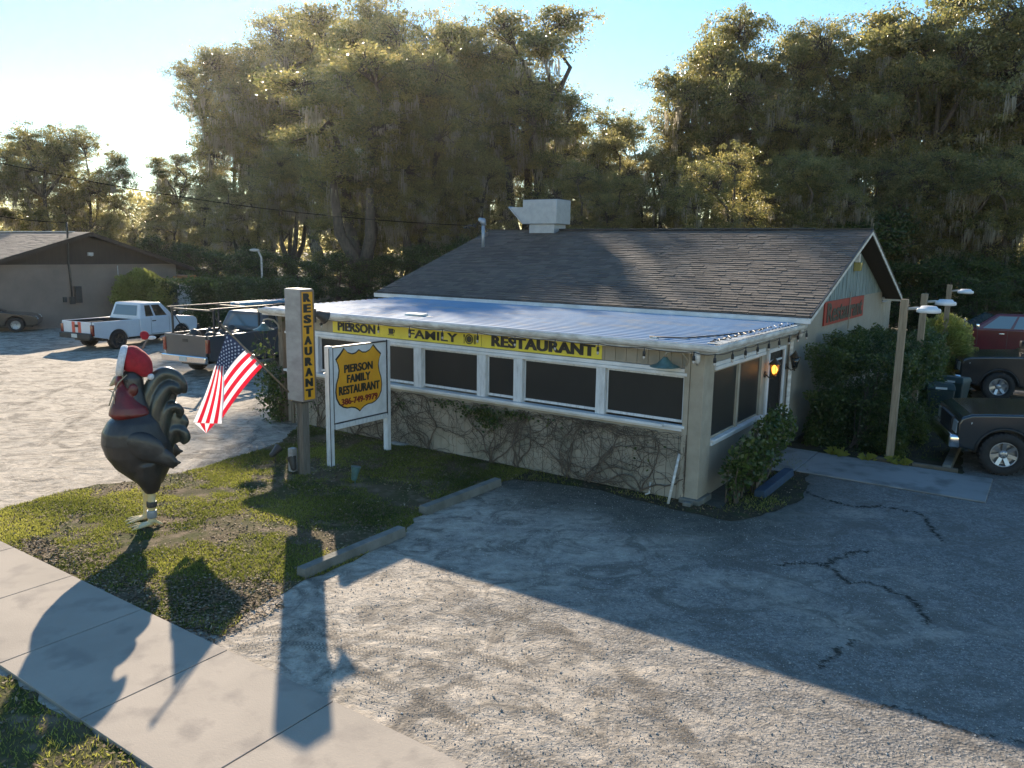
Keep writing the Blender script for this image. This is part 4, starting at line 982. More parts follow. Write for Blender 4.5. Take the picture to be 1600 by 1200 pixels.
# wings
mb = MB()
for y in (-.335,):
    mb.ell((-.02, y, 1.22), (.30, .07, .20), rot=Matrix.Rotation(-.62, 3, 'Y')); mb.ell((-.22, y * .98, 1.08), (.24, .055, .12), rot=Matrix.Rotation(-.62, 3, 'Y'))
    for k in range(3): mb.tube([(.05 - .05 * k, y, 1.22 - .07 * k), (-.24 - .02 * k, y, 1.05 - .03 * k), (-.47 + .05 * k, y, .96 - .035 * k)], [.06, .055, .02], 8)
fused(mb, 'wing', 'roosterblack', ro, .018, 4)
mb = MB()
for y in (.335,):
    mb.ell((-.02, y, 1.22), (.30, .07, .20), rot=Matrix.Rotation(-.62, 3, 'Y')); mb.ell((-.22, y * .98, 1.08), (.24, .055, .12), rot=Matrix.Rotation(-.62, 3, 'Y'))
    for k in range(3): mb.tube([(.05 - .05 * k, y, 1.22 - .07 * k), (-.24 - .02 * k, y, 1.05 - .03 * k), (-.47 + .05 * k, y, .96 - .035 * k)], [.06, .055, .02], 8)
fused(mb, 'wing', 'roosterblack', ro, .018, 4)
# tail: tall sickle curling back, smaller curls inside
mb = MB()
def sick(pts, rr, wy=1.):
    P = [Vector(p) for p in pts]; Q = []; R2 = []; n_ = 5
    for i in range(len(P) - 1):
        p0, p1, p2, p3 = P[max(i - 1, 0)], P[i], P[i + 1], P[min(i + 2, len(P) - 1)]
        for j in range(n_):
            t = j / n_; Q.append(.5 * ((2 * p1) + (p2 - p0) * t + (2 * p0 - 5 * p1 + 4 * p2 - p3) * t * t + (-p0 + 3 * p1 - 3 * p2 + p3) * t ** 3)); R2.append(rr[i] + (rr[i + 1] - rr[i]) * t)
    mb.tube(Q + [P[-1]], R2 + [rr[-1]], 14)
mb.ell((-.24, 0, 1.45), (.17, .06, .52), rot=Matrix.Rotation(-.1, 3, 'Y')); mb.ell((-.30, 0, 1.9), (.15, .06, .20)); mb.ell((-.38, 0, 1.42), (.13, .06, .26))
sick([(-.08, 0, 1.05), (-.03, 0, 1.45), (-.08, 0, 1.85), (-.18, 0, 2.10), (-.30, 0, 2.20), (-.44, 0, 2.15), (-.53, 0, 2.02), (-.55, 0, 1.90)], [.14, .13, .12, .11, .10, .085, .065, .03])
sick([(-.14, .05, 1.05), (-.14, .06, 1.5), (-.22, .06, 1.85), (-.34, .06, 2.02), (-.44, .05, 1.98), (-.48, .04, 1.90)], [.13, .12, .11, .09, .07, .03])
sick([(-.14, -.05, 1.05), (-.13, -.06, 1.5), (-.20, -.06, 1.88), (-.32, -.06, 2.06), (-.44, -.05, 2.03)], [.13, .12, .11, .09, .04])
sick([(-.20, .05, 1.05), (-.22, .06, 1.45), (-.30, .06, 1.68), (-.42, .06, 1.72), (-.49, .05, 1.64), (-.46, .05, 1.58)], [.12, .11, .09, .07, .05, .03])
sick([(-.20, -.05, 1.05), (-.24, -.07, 1.40), (-.34, -.07, 1.56), (-.46, -.06, 1.56), (-.53, -.05, 1.46), (-.50, -.05, 1.38)], [.12, .11, .085, .07, .06, .03])
sick([(-.20, .0, 1.0), (-.28, .0, 1.22), (-.38, .0, 1.38), (-.49, .0, 1.34), (-.53, .0, 1.24), (-.47, 0, 1.17)], [.13, .11, .09, .08, .07, .04])
fused(mb, 'tail', 'roostertail', ro, .016, 3)
# legs
def leg(y, xf, mats):
    m_ = MB(); N0 = 0; m_.tube([(-.02, y, .56), (-.02, y, .30), (-.01, y, .08)], [.062, .052, .056], 12)
    for a in (-.5, 0, .5): m_.tube([(-.01, y, .06), (.12 * cos(a), y + .12 * sin(a), .04), (.24 * cos(a), y + .24 * sin(a), .022), (.32 * cos(a), y + .32 * sin(a), .006)], [.038, .026, .020, .008], 8)
    m_.tube([(-.02, y, .10), (-.10, y, .05), (-.16, y, .02)], [.035, .025, .010], 8)
    m_.v = [(q[0] + xf, q[1], q[2]) for q in m_.v]
    return fused(m_, 'leg', mats, ro, .012, 2)
leg(-.17, .07, 'rooster_leg'); l2_ = leg(.15, -.02, 'rooster_leg')
mb = MB(); mb.lathe([(.067, .30), (.070, .31), (.070, .37), (.067, .38)], 16, T=Matrix.Translation((-.04, .15, 0))); mb.build('black_band', 'darkmetal', l2_)
mb = MB(); mb.lathe([(.066, .14), (.068, .15), (.068, .24), (.066, .25)], 16, T=Matrix.Translation((-.035, .15, 0))); mb.build('silver_band', 'galv', l2_)
# beak, wattles, face
mb = MB(); mb.tube([(.34, 0, 2.16), (.45, 0, 2.13), (.53, 0, 2.05)], [.085, .06, .012], 12); mb.tube([(.34, 0, 2.08), (.42, 0, 2.04), (.48, 0, 1.99)], [.05, .035, .012], 10); mb.build('beak', 'beak', ro)
mb = MB()
for y in (-.07, .07):
    k = len(mb.v); rings(mb, [(1.60, .44, -.02, .14), (1.66, .50, -.05, .19), (1.76, .48, .0, .18), (1.88, .44, .12, .14), (1.99, .41, .22, .10), (2.08, .38, .28, .05)])
    for q in range(k, len(mb.v)): v_ = mb.v[q]; mb.v[q] = (v_[0] + .04, v_[1] + y * (1 + (2.05 - v_[2]) * 1.4), v_[2])
mb.ell((.40, 0, 2.10), (.07, .14, .12))
for y in (-.15, .15): mb.ell((.22, y, 2.0), (.07, .04, .10))
fused(mb, 'wattle', 'roosterred', ro, .016, 4)
mb = MB()
for y in (-.125, .125): mb.ell((.31, y, 2.14), (.022, .012, .022), nu=10, nv=6)
mb.build('eye', 'signblack', ro)
mb = MB(); mb.tube([(.30, -.13, 2.22), (.40, -.16, 2.12), (.47, -.15, 1.98), (.47, -.17, 1.84)], .009, 5); mb.tube([(.30, .13, 2.22), (.40, .16, 2.12), (.47, .15, 1.98), (.44, .20, 1.76)], .009, 5)
mb.tube([(.47, -.15, 1.98), (.55, 0, 2.0), (.47, .15, 1.98), (.52, .19, 1.80)], .010, 5)
tag(mb.build('hat_string', 'cord', loc=RP, rz=radians(200)), 'pale string tied under the rooster beak', 'string')
# hat
ht = thing('santa_hat', 'red Santa hat with white brim slipped over the rooster head', 'hat', RP, radians(200))
mb = MB(); mb.ell((.25, 0, 2.42), (.16, .19, .19)); mb.ell((.17, 0, 2.38), (.23, .17, .155), rot=Matrix.Rotation(-.85, 3, 'Y')); mb.ell((.09, 0, 2.27), (.12, .13, .11), rot=Matrix.Rotation(-.9, 3, 'Y'))
fused(mb, 'crown', 'hatred', ht, .02, 3)
mb = MB(); T = Matrix.Translation((.37, 0, 2.40)) @ Matrix.Rotation(radians(80), 4, 'Y')
mb.lathe([(.19 + .032 * cos(a), .05 * sin(a)) for a in [2 * pi * k / 10 for k in range(11)]], 26, T=T); mb.build('brim', 'fluff', ht)
mb = MB(); mb.ell((.0, .08, 2.17), (.045, .045, .045)); mb.build('pompom', 'fluff', ht)
mb = MB(); mb.tube([(.12, .02, 2.56), (.07, 0, 2.66), (.06, -.02, 2.70)], [.02, .012, .014], 6); mb.build('comb_stem', 'brownwall', ht)
mb = MB(); mb.ell((.09, -.02, 2.745), (.06, .04, .07), rot=Matrix.Rotation(.6, 3, 'Y')); fused(mb, 'comb_tip', 'hatred', ht, .014, 2)
mb = MB(); mb.ell((.0, -.02, 2.71), (.06, .022, .028)); mb.build('comb_fluff', 'fluff', ht)

# lean of the figure: front parts sit slightly back as they rise
for o_ in list(ro.children) + list(ht.children) + [q for q in bpy.data.objects if q.name == 'hat_string']:
    if o_.name.split('.')[0] in ('body', 'wattle', 'beak', 'eye', 'crown', 'brim', 'pompom', 'comb_stem', 'comb_tip', 'comb_fluff', 'hat_string'):
        for v in o_.data.vertices: v.co.x -= .058 * v.co.z
# ------------------------------------------------------------------ wheel stops
def stop(P, Q, m_, label, wd=.17, h=.13):
    d = (Q - P); L_ = d.length; an = atan2(d.y, d.x)
    b = MB(); b.prism([(-wd / 2, 0), (wd / 2, 0), (wd * .40, h), (-wd * .40, h)], 0, L_, 'x')
    # prism axis x gives (w,u,v): along x
    return tag(b.build('wheel_stop', m_, loc=(P.x, P.y, 0), rz=an, bevel=.006, seg=1), label, 'wheel stop', 'wheel stops')
stop(g(470, 903), g(628, 836), 'stopblock', 'grey concrete wheel stop nearest the pavement')
stop(g(660, 804), g(778, 758), 'stopblock', 'grey concrete wheel stop nearest the building front')
stop(g(1186, 778), g(1232, 742), 'blueblock', 'blue painted wheel stop by the corner shrub', wd=.2)
stop(g(1478, 737), g(1500, 690), 'stopblock', 'dark weathered wheel stop under the nose of the black off-roader')
mb = MB(); P = W(1.6, 4.73); mb.box(0, .85, -.05, .05, 0, .10); mb.box(.87, 1.65, -.045, .055, 0, .09); tag(mb.build('timber_edging', 'timber', loc=P, rz=TH, bevel=.01), 'rotting timber edging along the hedge bed', 'edging')

# ------------------------------------------------------------------ timber lamp posts
for i, (a_, b_, hh, lab) in enumerate(((2.06, 4.80, 3.2, 'nearest wooden lamp post, tall and standing in front of the big hedge'), (2.02, 7.7, 3.2, 'middle wooden lamp post rising behind the big hedge'), (1.77, 14.61, 3.2, 'farthest wooden lamp post by the yellow-green bush'))):
    t = thing('lamp_post', lab, 'lamp post', W(a_, b_), TH, 'wooden lamp posts along the parking bed')
    mb = MB(); mb.box(-.065, .065, -.065, .065, 0, hh); mb.build('post', 'palewood', t, bevel=.008)
    mb = MB(); mb.tube([(.06, 0, hh - .18), (.22, 0, hh - .16), (.34, 0, hh - .17)], .03, 8); mb.build('arm', 'white_dirty', t)
    mb = MB(); mb.lathe([(.0001, .05), (.13, .05), (.16, .01), (.20, .0), (.21, -.03), (.21, -.07), (.17, -.08), (.0001, -.08)], 18, T=Matrix.Translation((.42, 0, hh - .16))); mb.build('lamp_head', 'white', t)
# ------------------------------------------------------------------ wheelie bins
def wbin(P, rz, label):
    t = thing('wheelie_bin', label, 'bin', (P.x, P.y, 0), rz, 'wheelie bins between the hedge and the parked cars')
    m1 = MB(); m1.hexa([(-.22, -.20, .06), (.22, -.20, .06), (.22, .22, .06), (-.22, .22, .06)], [(-.29, -.28, .95), (.29, -.28, .95), (.29, .34, .95), (-.29, .34, .95)]); m1.build('body', 'bin', t, bevel=.03)
    m1 = MB(); m1.hexa([(-.31, -.32, .955), (.31, -.32, .955), (.31, .38, .955), (-.31, .38, .955)], [(-.27, -.24, 1.10), (.27, -.24, 1.10), (.27, .34, 1.06), (-.27, .34, 1.06)]); m1.build('lid', 'bin', t, bevel=.02)
    for y in (-.24, .24):
        m1 = MB(); m1.lathe([(.0001, -.03), (.10, -.03), (.10, .03), (.0001, .03)], 14, T=Matrix.Translation((y, .26, .10)) @ Matrix.Rotation(pi / 2, 4, 'Y')); m1.build('wheel', 'tyre', t)
    m1 = MB(); m1.box(-.12, .12, -.325, -.315, .97, 1.02); m1.build('plate', 'white_dirty', t)
wbin(g(1462, 668), TH + .2, 'dark green wheelie bin with a pale strip on its lid, nearer one'); wbin(g(1484, 655), TH - .2, 'dark green wheelie bin behind the nearer bin')

def hpx(px, y): q = at(px, 500, y); return Vector((q.x, y, 0))
# ------------------------------------------------------------------ shrubs and hedges
def shrub(name, label, cat, base, blobs, n, size, m_='leaf_shrub', seed=1, stems=8, rz=0., group=None, shell=.35, vb=(.15, .95), asp=.55):
    t = thing(name, label, cat, base, rz, group); rr = np.random.default_rng(seed); C = []
    vol = [b[3] * b[4] * b[5] for b in blobs]; vt_ = sum(v_ ** .67 for v_ in vol)
    V = []
    for b, v_ in zip(blobs, vol):
        k = int(n * v_ ** .67 / vt_); d = rr.normal(size=(k, 3)); d /= np.linalg.norm(d, axis=1)[:, None]
        q = 1 - np.abs(rr.normal(0, shell, k)) * .5
        lump = np.array([mnoise.noise(Vector(x) * 2.2 + Vector((seed, b[0], 0))) for x in d])
        lump2 = np.array([mnoise.noise(Vector(x) * 6. + Vector((seed, b[0], 4))) for x in d])
        q = q * (1 + .28 * lump + .12 * lump2); P = np.array(b[:3]) + d * q[:, None] * np.array(b[3:6])
        if len(b) > 6:   # boxy hedge
            s_ = np.sign(d) * np.abs(d) ** .45; s_ /= np.abs(s_).max(1)[:, None]; P = np.array(b[:3]) + s_ * (q * (1 + .0 * lump))[:, None] * np.array(b[3:6])
        V.append(np.clip(.5 + lump * .9 + rr.normal(0, .22, k), 0, 1)); C.append(P)
    C = np.concatenate(C); V = np.concatenate(V); ok = C[:, 2] > .02; C = C[ok]; V = vb[0] + (vb[1] - vb[0]) * V[ok]
    link('leaves', leaf_mesh(name, C, size, V, m_, seed, asp), t)
    rd = random.Random(seed); mb = MB()
    for _ in range(stems):
        b = rd.choice(blobs); tx, ty, tz = b[0] + rd.uniform(-.6, .6) * b[3], b[1] + rd.uniform(-.6, .6) * b[4], b[2] + rd.uniform(-.2, .7) * b[5]
        x0 = b[0] * .6 + rd.uniform(-.1, .1); y0 = b[1] * .6 + rd.uniform(-.1, .1)
        mb.tube([(x0, y0, 0), ((x0 + tx) / 2 + rd.uniform(-.06, .06), (y0 + ty) / 2, tz * .5), (tx, ty, tz)], [.018, .013, .006], 5)
    mb.build('stems', 'vine', t, clean=False); return t
shrub('corner_shrub', 'leafy green shrub with pale stems at the right front corner of the porch', 'shrub', W(.42, .45), [(.05, -.05, .50, .26, .22, .42), (.12, .45, .62, .34, .45, .45), (.16, 1.2, .80, .34, .55, .50), (.15, 1.9, .95, .30, .45, .42)], 3400, .075, seed=3, stems=26, rz=TH, shell=.9, asp=.7, vb=(.3, 1))
shrub('big_hedge', 'big dark clipped hedge between the gable wall and the parking', 'hedge', W(1.22, 5.0), [(0, 1.35, .94, .92, 1.0, 1.08, 1), (.1, 3.2, 1.02, 1.0, 1.3, 1.12, 1), (.05, 5.2, .98, .9, 1.2, 1.08, 1), (0, 1.0, .5, .85, .8, .6, 1)], 110000, .058, seed=4, stems=20, rz=TH, shell=.24, vb=(.0, .95))
shrub('back_bush', 'bright yellow-green bush top behind the hedge by the far lamp posts', 'shrub', hpx(1476, 23.5), [(0, 0, 1.25, .75, .75, 1.0), (.1, .9, 1.2, .7, .8, .95)], 16000, .085, 'leaf_round', seed=5, rz=TH, shell=.3, vb=(.35, 1))
shrub('low_bush', 'low dark bush behind the wheelie bins', 'shrub', W(1.9, 9.6), [(0, 0, .6, .6, .9, .7)], 6000, .08, seed=6, rz=TH, vb=(0, .7))
# weeds near the near lamp post
t = thing('spiky_weeds', 'tuft of spiky weeds at the foot of the nearest lamp post', 'weeds', W(1.9, 4.66), TH); mb = MB()
rd = random.Random(4)
for cx in (-.85, -.75, -.25, .3, .42):
    for _ in range(18):
        a = rd.uniform(0, 6.28); l_ = rd.uniform(.1, .24); x, y = cx + rd.gauss(0, .05), rd.gauss(0, .04)
        mb.add([(x - .005, y, 0), (x + .005, y, 0), (x + cos(a) * l_ * .4, y + sin(a) * l_ * .4, l_ * .8), (x + cos(a) * l_, y + sin(a) * l_, l_ * .6)], [(0, 1, 2), (1, 3, 2)])
me = mb.mesh('weeds', 'grass', clean=False); at_ = me.attributes.new('v', 'FLOAT', 'POINT'); at_.data.foreach_set('value', [.8] * len(me.vertices)); link('blades', me, t)

# ================================================================== VEHICLES
def bil(A, B, C, D, u, v): return A.lerp(B, u).lerp(D.lerp(C, u), v)
def panel(mb, A, B, C, D, u0, u1, v0, v1, off=.006, m=0):
    A, B, C, D = map(Vector, (A, B, C, D)); n = (B - A).cross(D - A).normalized() * off
    mb.add([bil(A, B, C, D, u, v) + n for u, v in ((u0, v0), (u1, v0), (u1, v1), (u0, v1))], [(0, 1, 2, 3)], m)
def wheel_part(parent, x, y, R, wdt, side, rimm='rim', spokes=6):
    T = Matrix.Translation((x, y, R)) @ Matrix.Rotation(-side * pi / 2, 4, 'X')
    mb = MB(); mb.lathe([(R * .60, -wdt / 2), (R * .93, -wdt / 2), (R * .985, -wdt * .38), (R, -wdt * .2), (R, wdt * .2), (R * .985, wdt * .38), (R * .93, wdt / 2), (R * .60, wdt / 2), (R * .60, -wdt / 2)], 32, T=T)
    for k in range(28):
        a = 2 * pi * k / 28; Q = T @ Matrix.Rotation(a, 4, 'Z'); mb.box(R * .955, R * 1.012, -.02, .02, -wdt * .42, wdt * .42, T=Q)
    wo_ = mb.build('wheel', 'tyre', parent)
    mb = MB(); mb.lathe([(R * .61, -wdt * .4), (R * .60, wdt * .42), (R * .55, wdt * .47), (R * .54, wdt * .30), (R * .50, wdt * .0)], 28, T=T); mb.lathe([(.0001, wdt * .34), (R * .14, wdt * .36), (R * .20, wdt * .28), (R * .20, wdt * .1)], 16, T=T)
    for k in range(spokes):
        Q = T @ Matrix.Rotation(2 * pi * k / spokes + .2, 4, 'Z'); mb.hexa([Q @ Vector(q) for q in ((R * .15, -R * .09, wdt * .12), (R * .57, -R * .10, wdt * .30), (R * .57, R * .10, wdt * .30), (R * .15, R * .09, wdt * .12))], [Q @ Vector(q) for q in ((R * .15, -R * .08, wdt * .27), (R * .57, -R * .09, wdt * .42), (R * .57, R * .09, wdt * .42), (R * .15, R * .08, wdt * .27))])
    for k in range(6):
        a = 2 * pi * k / 6; mb.ell(T @ Vector((R * .12 * cos(a), R * .12 * sin(a), wdt * .37)), (.012, .012, .012), nu=6, nv=4)
    mb.build('rim', rimm, wo_)
    mb = MB(); mb.lathe([(.0001, 0), (R * .56, 0)], 20, T=T @ Matrix.Translation((0, 0, -wdt * .05))); mb.build('brake', 'plastic', wo_)
def arch(cx, R, z0, n=9, rev=False):
    a0 = math.asin(min(.99, z0 / R)) if z0 < R else 0
    pts = [(cx - R * cos(a), R * sin(a)) for a in [a0 + (pi - 2 * a0) * i / n for i in range(n + 1)]]
    return pts
def truck(P):
    """x forward, rear bumper face at x=0, centred on y."""
    g_ = P.get; t = thing(P['name'], P['label'], P['cat'], P['loc'], P['rz'], P.get('group'))
    L_, Wd, R, pm = P['L'], P['W'], P['R'], P['paint']; zb, zh, zs = P['zbed'], P['zhood'], P.get('zsill', .42)
    xr, xf = P['xr'], P['xf']; c0, c1 = P['cab']; Ra = R * 1.20; hw = Wd / 2
    ar = [(x, z + R - .02) for x, z in arch(xr, Ra, .0)]; af = [(x, z + R - .02) for x, z in arch(xf, Ra, .0)]
    def clipa(pts): return [(x, max(z, zs)) for x, z in pts if z > zs - .08]
    # front clip + doors
    prof = [(c0, zs)] if c0 > xr + Ra else [(c0, zb * .8)]
    fa = [(xf - Ra * cos(a), R + Ra * sin(a)) for a in [pi * i / 10 for i in range(11)]]
    prof += [(xf - Ra, zs)] + [q for q in fa if q[1] > zs] + [(xf + Ra, zs), (L_ - .06, zs + .05), (L_, zs + .20), (L_, zh - .22), (L_ - .05, zh - .10), (L_ - .22, zh - .03), (L_ - .6, zh), (c1 + .05, zh + .06), (c1 - .02, zb + .06), (c0, zb + .04)]
    b = MB(); b.prism(prof, -hw, hw, 'y'); body = b.build('body', pm, t, bevel=.045, seg=3)
    # bed
    b = MB(); zr_ = zb
    ra = [(xr - Ra * cos(a), R + Ra * sin(a)) for a in [pi * i / 10 for i in range(11)]]
    for s_ in (-1, 1):
        pr_ = [(.10, zs + .12), (xr - Ra, zs)] + [q for q in ra if q[1] > zs] + [(xr + Ra, zs), (c0 - .02, zs), (c0 - .02, zr_), (.06, zr_)]
        b.prism(pr_, s_ * hw, s_ * (hw - .09), 'y')
    bed = b.build('bed', pm, t, bevel=.022, seg=2)
    b = MB(); b.box(.08, c0 - .03, -hw + .10, hw - .10, .70, .74); b.box(c0 - .06, c0 - .03, -hw + .10, hw - .10, .74, zr_ - .03)
    for s_ in (-1, 1): b.box(xr - .5, xr + .5, s_ * (hw - .1), s_ * (hw - .32), .74, .98); b.box(.07, c0 - .03, s_ * (hw - .095), s_ * (hw - .11), .74, zr_ - .01)
    b.build('bed_liner', 'plastic', bed)
    b = MB(); b.box(.03, .085, -hw + .12, hw - .12, zs + .22, zr_ - .005); tg = b.build('tailgate', P.get('tg', pm), t, bevel=.015)
    b = MB(); b.box(.015, .03, -.11, .11, zr_ - .22, zr_ - .12); b.build('tailgate_handle', 'plastic', tg)
    b = MB(); b.box(xr - .2, xf + .3, -hw + .32, hw - .32, .30, .62); b.box(.2, L_ - .15, -.42, .42, .36, .60)
    for x in (xr, xf): b.box(x - .55, x + .55, -hw + .16, hw - .16, R * .95, R + Ra + .03)
    b.build('chassis', 'plastic', t)
    # cab
    z1 = P['H']; r0, r1 = P['roof']; ti = .13; zc0 = zb + .0
    A = [Vector((c0, -hw + .02, zc0)), Vector((c1, -hw + .02, zc0)), Vector((c1, hw - .02, zc0)), Vector((c0, hw - .02, zc0))]
    B = [Vector((r0, -hw + ti + .03, z1)), Vector((r1, -hw + ti + .03, z1)), Vector((r1, hw - ti - .03, z1)), Vector((r0, hw - ti - .03, z1))]
    b = MB(); b.hexa(A, B); cab_ = b.build('cab', pm, t, bevel=.07, seg=3)
    gl = P.get('glass', 'glass')
    # side glass
    for s_, (lo0, lo1, up1, up0) in ((-1, (A[0], A[1], B[1], B[0])), (1, (A[2], A[3], B[3], B[2]))):
        b = MB()
        for u0, u1 in P['sidewin']:
            if s_ > 0: u0, u1 = 1 - u1, 1 - u0
            panel(b, lo0, lo1, up1, up0, u0, u1, .12, .84, .008)
        b.build('side_window', gl, cab_)
    b = MB(); panel(b, A[3], A[0], B[0], B[3], .10, .90, .18, .84, .010); b.build('rear_window', P.get('rearglass', gl), cab_)
    b = MB(); panel(b, A[1], A[2], B[2], B[1], .07, .93, .10, .90, .010); b.build('windshield', gl, cab_)
    # door seams and handles
    for s_ in (-1, 1):
        b = MB()
        for x in P['doors']: b.box(x - .006, x + .006, s_ * (hw + .001), s_ * (hw - .02), zs + .05, zb + .02)
        b.box(P['doors'][0], P['doors'][-1], s_ * (hw + .001), s_ * (hw - .02), zs + .045, zs + .058); b.build('door_seam', 'plastic', body)
        b = MB()
        for x in P['handles']: b.box(x - .09, x + .09, s_ * (hw + .025), s_ * (hw + .002), zb - .14, zb - .10)
        b.build('door_handle', P.get('hm', 'plastic'), body, bevel=.006)
        b = MB(); b.box(c1 - .24, c1 - .12, s_ * (hw + .26), s_ * (hw + .03), zb + .05, zb + .25); b.build('mirror', P.get('mm', 'plastic'), t, bevel=.03)
        b = MB(); b.box(.0, .10, s_ * (hw - .12), s_ * (hw + .006), zb - .52, zb - .10); b.build('taillight', 'tail_lens', t, bevel=.02)
        hl = MB(); hl.hexa([(L_ - .16, s_ * (hw - .02), zh - .42), (L_ + .015, s_ * (hw - .10), zh - .42), (L_ + .015, s_ * (hw - .42), zh - .42), (L_ - .16, s_ * (hw - .42), zh - .42)], [(L_ - .24, s_ * (hw + .008), zh - .17), (L_ - .0, s_ * (hw - .06), zh - .19), (L_ - .0, s_ * (hw - .42), zh - .19), (L_ - .24, s_ * (hw - .42), zh - .17)])
        hl.build('headlight', 'lens', t, bevel=.012)
        if P.get('fog'):
            fg = MB(); fg.box(L_ - .12, L_ + .03, s_ * (hw - .08), s_ * (hw - .40), zh - .62, zh - .45); fg.build('fog_lamp', 'amber', t, bevel=.015)
    b = MB(); b.box(-.10, .03, -hw + .02, hw - .02, .46, .68); b.build('rear_bumper', P.get('bm', 'chrome'), t, bevel=.035)
    b = MB(); b.box(-.108, -.101, -.16, .16, .50, .64); b.build('number_plate', 'plate', t)
    b = MB(); b.box(L_ - .08, L_ + .13, -hw + .0, hw - .0, .44, .70); b.build('front_bumper', P.get('bm', 'chrome'), t, bevel=.05)
    b = MB(); b.box(L_ - .03, L_ + .03, -hw + .45, hw - .45, zh - .46, zh - .16); b.build('grille', P.get('grille', 'plastic'), t, bevel=.01)
    # arch lips
    for x in (xr, xf):
        for s_ in (-1, 1):
            b = MB(); b.tube([(x - Ra * 1.0 * cos(a), s_ * (hw - .005), R + Ra * 1.0 * sin(a)) for a in [pi * (i + .3) / 12.6 for i in range(13)]], P.get('lip', .022), 8); b.build('wheel_arch', P.get('lipm', 'plastic'), t)
            wheel_part(t, x, s_ * (hw - .10), R, .26, s_, P.get('rimm', 'rim'), P.get('spokes', 6))
    return t
def place(px, py, ang, xw, yside, W_):   # put wheel contact (local xw, side) on a ground point
    q = g(px, py); c, s = cos(ang), sin(ang); lx, ly = xw, yside * (W_ / 2 - .1)
    return Vector((q.x - (c * lx - s * ly), q.y - (s * lx + c * ly), 0))
aw = radians(64)
tw = truck(dict(name='pickup_truck', label='white pickup truck with red stripes on its tailgate, parked in the left lot', cat='pickup truck', group='vehicles parked around the restaurant',
    loc=place(184, 545, aw, 1.1, -1, 1.80), rz=aw, L=4.95, W=1.80, R=.36, paint='paint_white', zbed=1.10, zhood=1.08, xr=1.1, xf=4.1, cab=(2.1, 3.8), roof=(2.28, 3.25), H=1.70,
    sidewin=[(.17, .40), (.46, .80)], doors=(2.62, 3.5), handles=(2.75,), bm='plastic', rimm='rimdark', rearglass='glass_sky', lip=.012, lipm='paint_white'))
mb = MB()
for y in (.10, -.24): mb.box(.020, .0295, y, y + .17, .66, 1.09)
mb.build('tailgate_stripe', 'stripe_red', [c for c in tw.children if c.name.startswith('tailgate')][0])
mb = MB(); mb.box(2.45, 2.52, -.15, .15, 1.665, 1.69); mb.build('brake_light', 'tail_lens', tw)
qg = g(321, 568, .5); ag = radians(63)
Lg = Vector((qg.x, qg.y, 0)) - Vector((cos(ag) * -.10 - sin(ag) * -.96, sin(ag) * -.10 + cos(ag) * -.96, 0))
tg_ = truck(dict(name='pickup_truck', label='dark grey pickup truck with a black ladder rack, parked behind the flag', cat='pickup truck', group='vehicles parked around the restaurant',
    loc=Lg, rz=ag, L=5.8, W=1.96, R=.38, paint='paint_grey', tg='paint_grey', zbed=1.30, zhood=1.25, xr=1.25, xf=4.75, cab=(2.30, 4.15), roof=(2.55, 3.65), H=1.86,
    sidewin=[(.14, .38), (.44, .80)], doors=(2.95, 4.05), handles=(3.1,), rearglass='glass_sky', lip=.012, lipm='paint_grey'))
mb = MB()
for x in (.35, 2.2): 
    for y in (-.90, .90): mb.box(x - .025, x + .025, y - .025, y + .025, 1.28, 2.02)
for x in (.35, 2.2, 3.9): mb.box(x - .025, x + .025, -.95, .95, 2.02, 2.07)
for y in (-.92, .92): mb.box(.2, 4.2, y - .025, y + .025, 2.075, 2.12)
for y in (-.90, .90): mb.tube([(.35, y, 1.95), (.8, y, 1.30)], .018, 6)
mb.build('ladder_rack', 'darkmetal', tg_)
lad = thing('ladder', 'blue folded ladder lying on the rack of the grey pickup truck', 'ladder', Lg, ag); mb = MB()
for y in (-.62, -.22): mb.box(1.7, 4.5, y - .03, y + .03, 2.13, 2.22)
mb.build('rail', 'bluelad', lad); mb = MB()
for i in range(10): mb.box(1.8 + i * .29, 1.84 + i * .29, -.59, -.25, 2.155, 2.195)
mb.build('rung', 'galv', lad)
mb = MB()
for i in range(34): mb.ell((rd.uniform(.3, 2.2), rd.uniform(-.65, .65), rd.uniform(.95, 1.28)), (rd.uniform(.1, .25), rd.uniform(.1, .22), rd.uniform(.08, .2)), nu=8, nv=6)
tag(mb.build('tool_load', 'darkmetal', loc=Lg, rz=ag), 'dark jumble of tools heaped in the bed of the grey pickup', 'load')
# right-hand row
ah = radians(162)
truck(dict(name='off_roader', label='black off-roader with chunky tyres and alloy rims nearest the camera on the right', cat='suv', group='vehicles parked around the restaurant',
    loc=place(1562, 741, ah, 3.85, 1, 1.90), rz=ah, L=4.65, W=1.90, R=.40, paint='paint_green', zbed=1.18, zhood=1.14, xr=.95, xf=3.85, cab=(.9, 2.95), roof=(1.0, 2.6), H=1.80,
    sidewin=[(.05, .45), (.5, .85)], doors=(1.9, 2.9), handles=(2.1,), spokes=7, lip=.02, fog=1))
truck(dict(name='pickup_truck', label='black pickup truck between the black off-roader and the dark red pickup', cat='pickup truck', group='vehicles parked around the restaurant',
    loc=place(1556, 626, ah, 4.7, 1, 1.98), rz=ah, L=5.7, W=1.98, R=.41, paint='paint_black', zbed=1.30, zhood=1.24, xr=1.25, xf=4.7, cab=(2.0, 3.85), roof=(2.3, 3.3), H=1.88,
    sidewin=[(.14, .45), (.5, .84)], doors=(2.8, 3.8), handles=(3.0,), spokes=6))
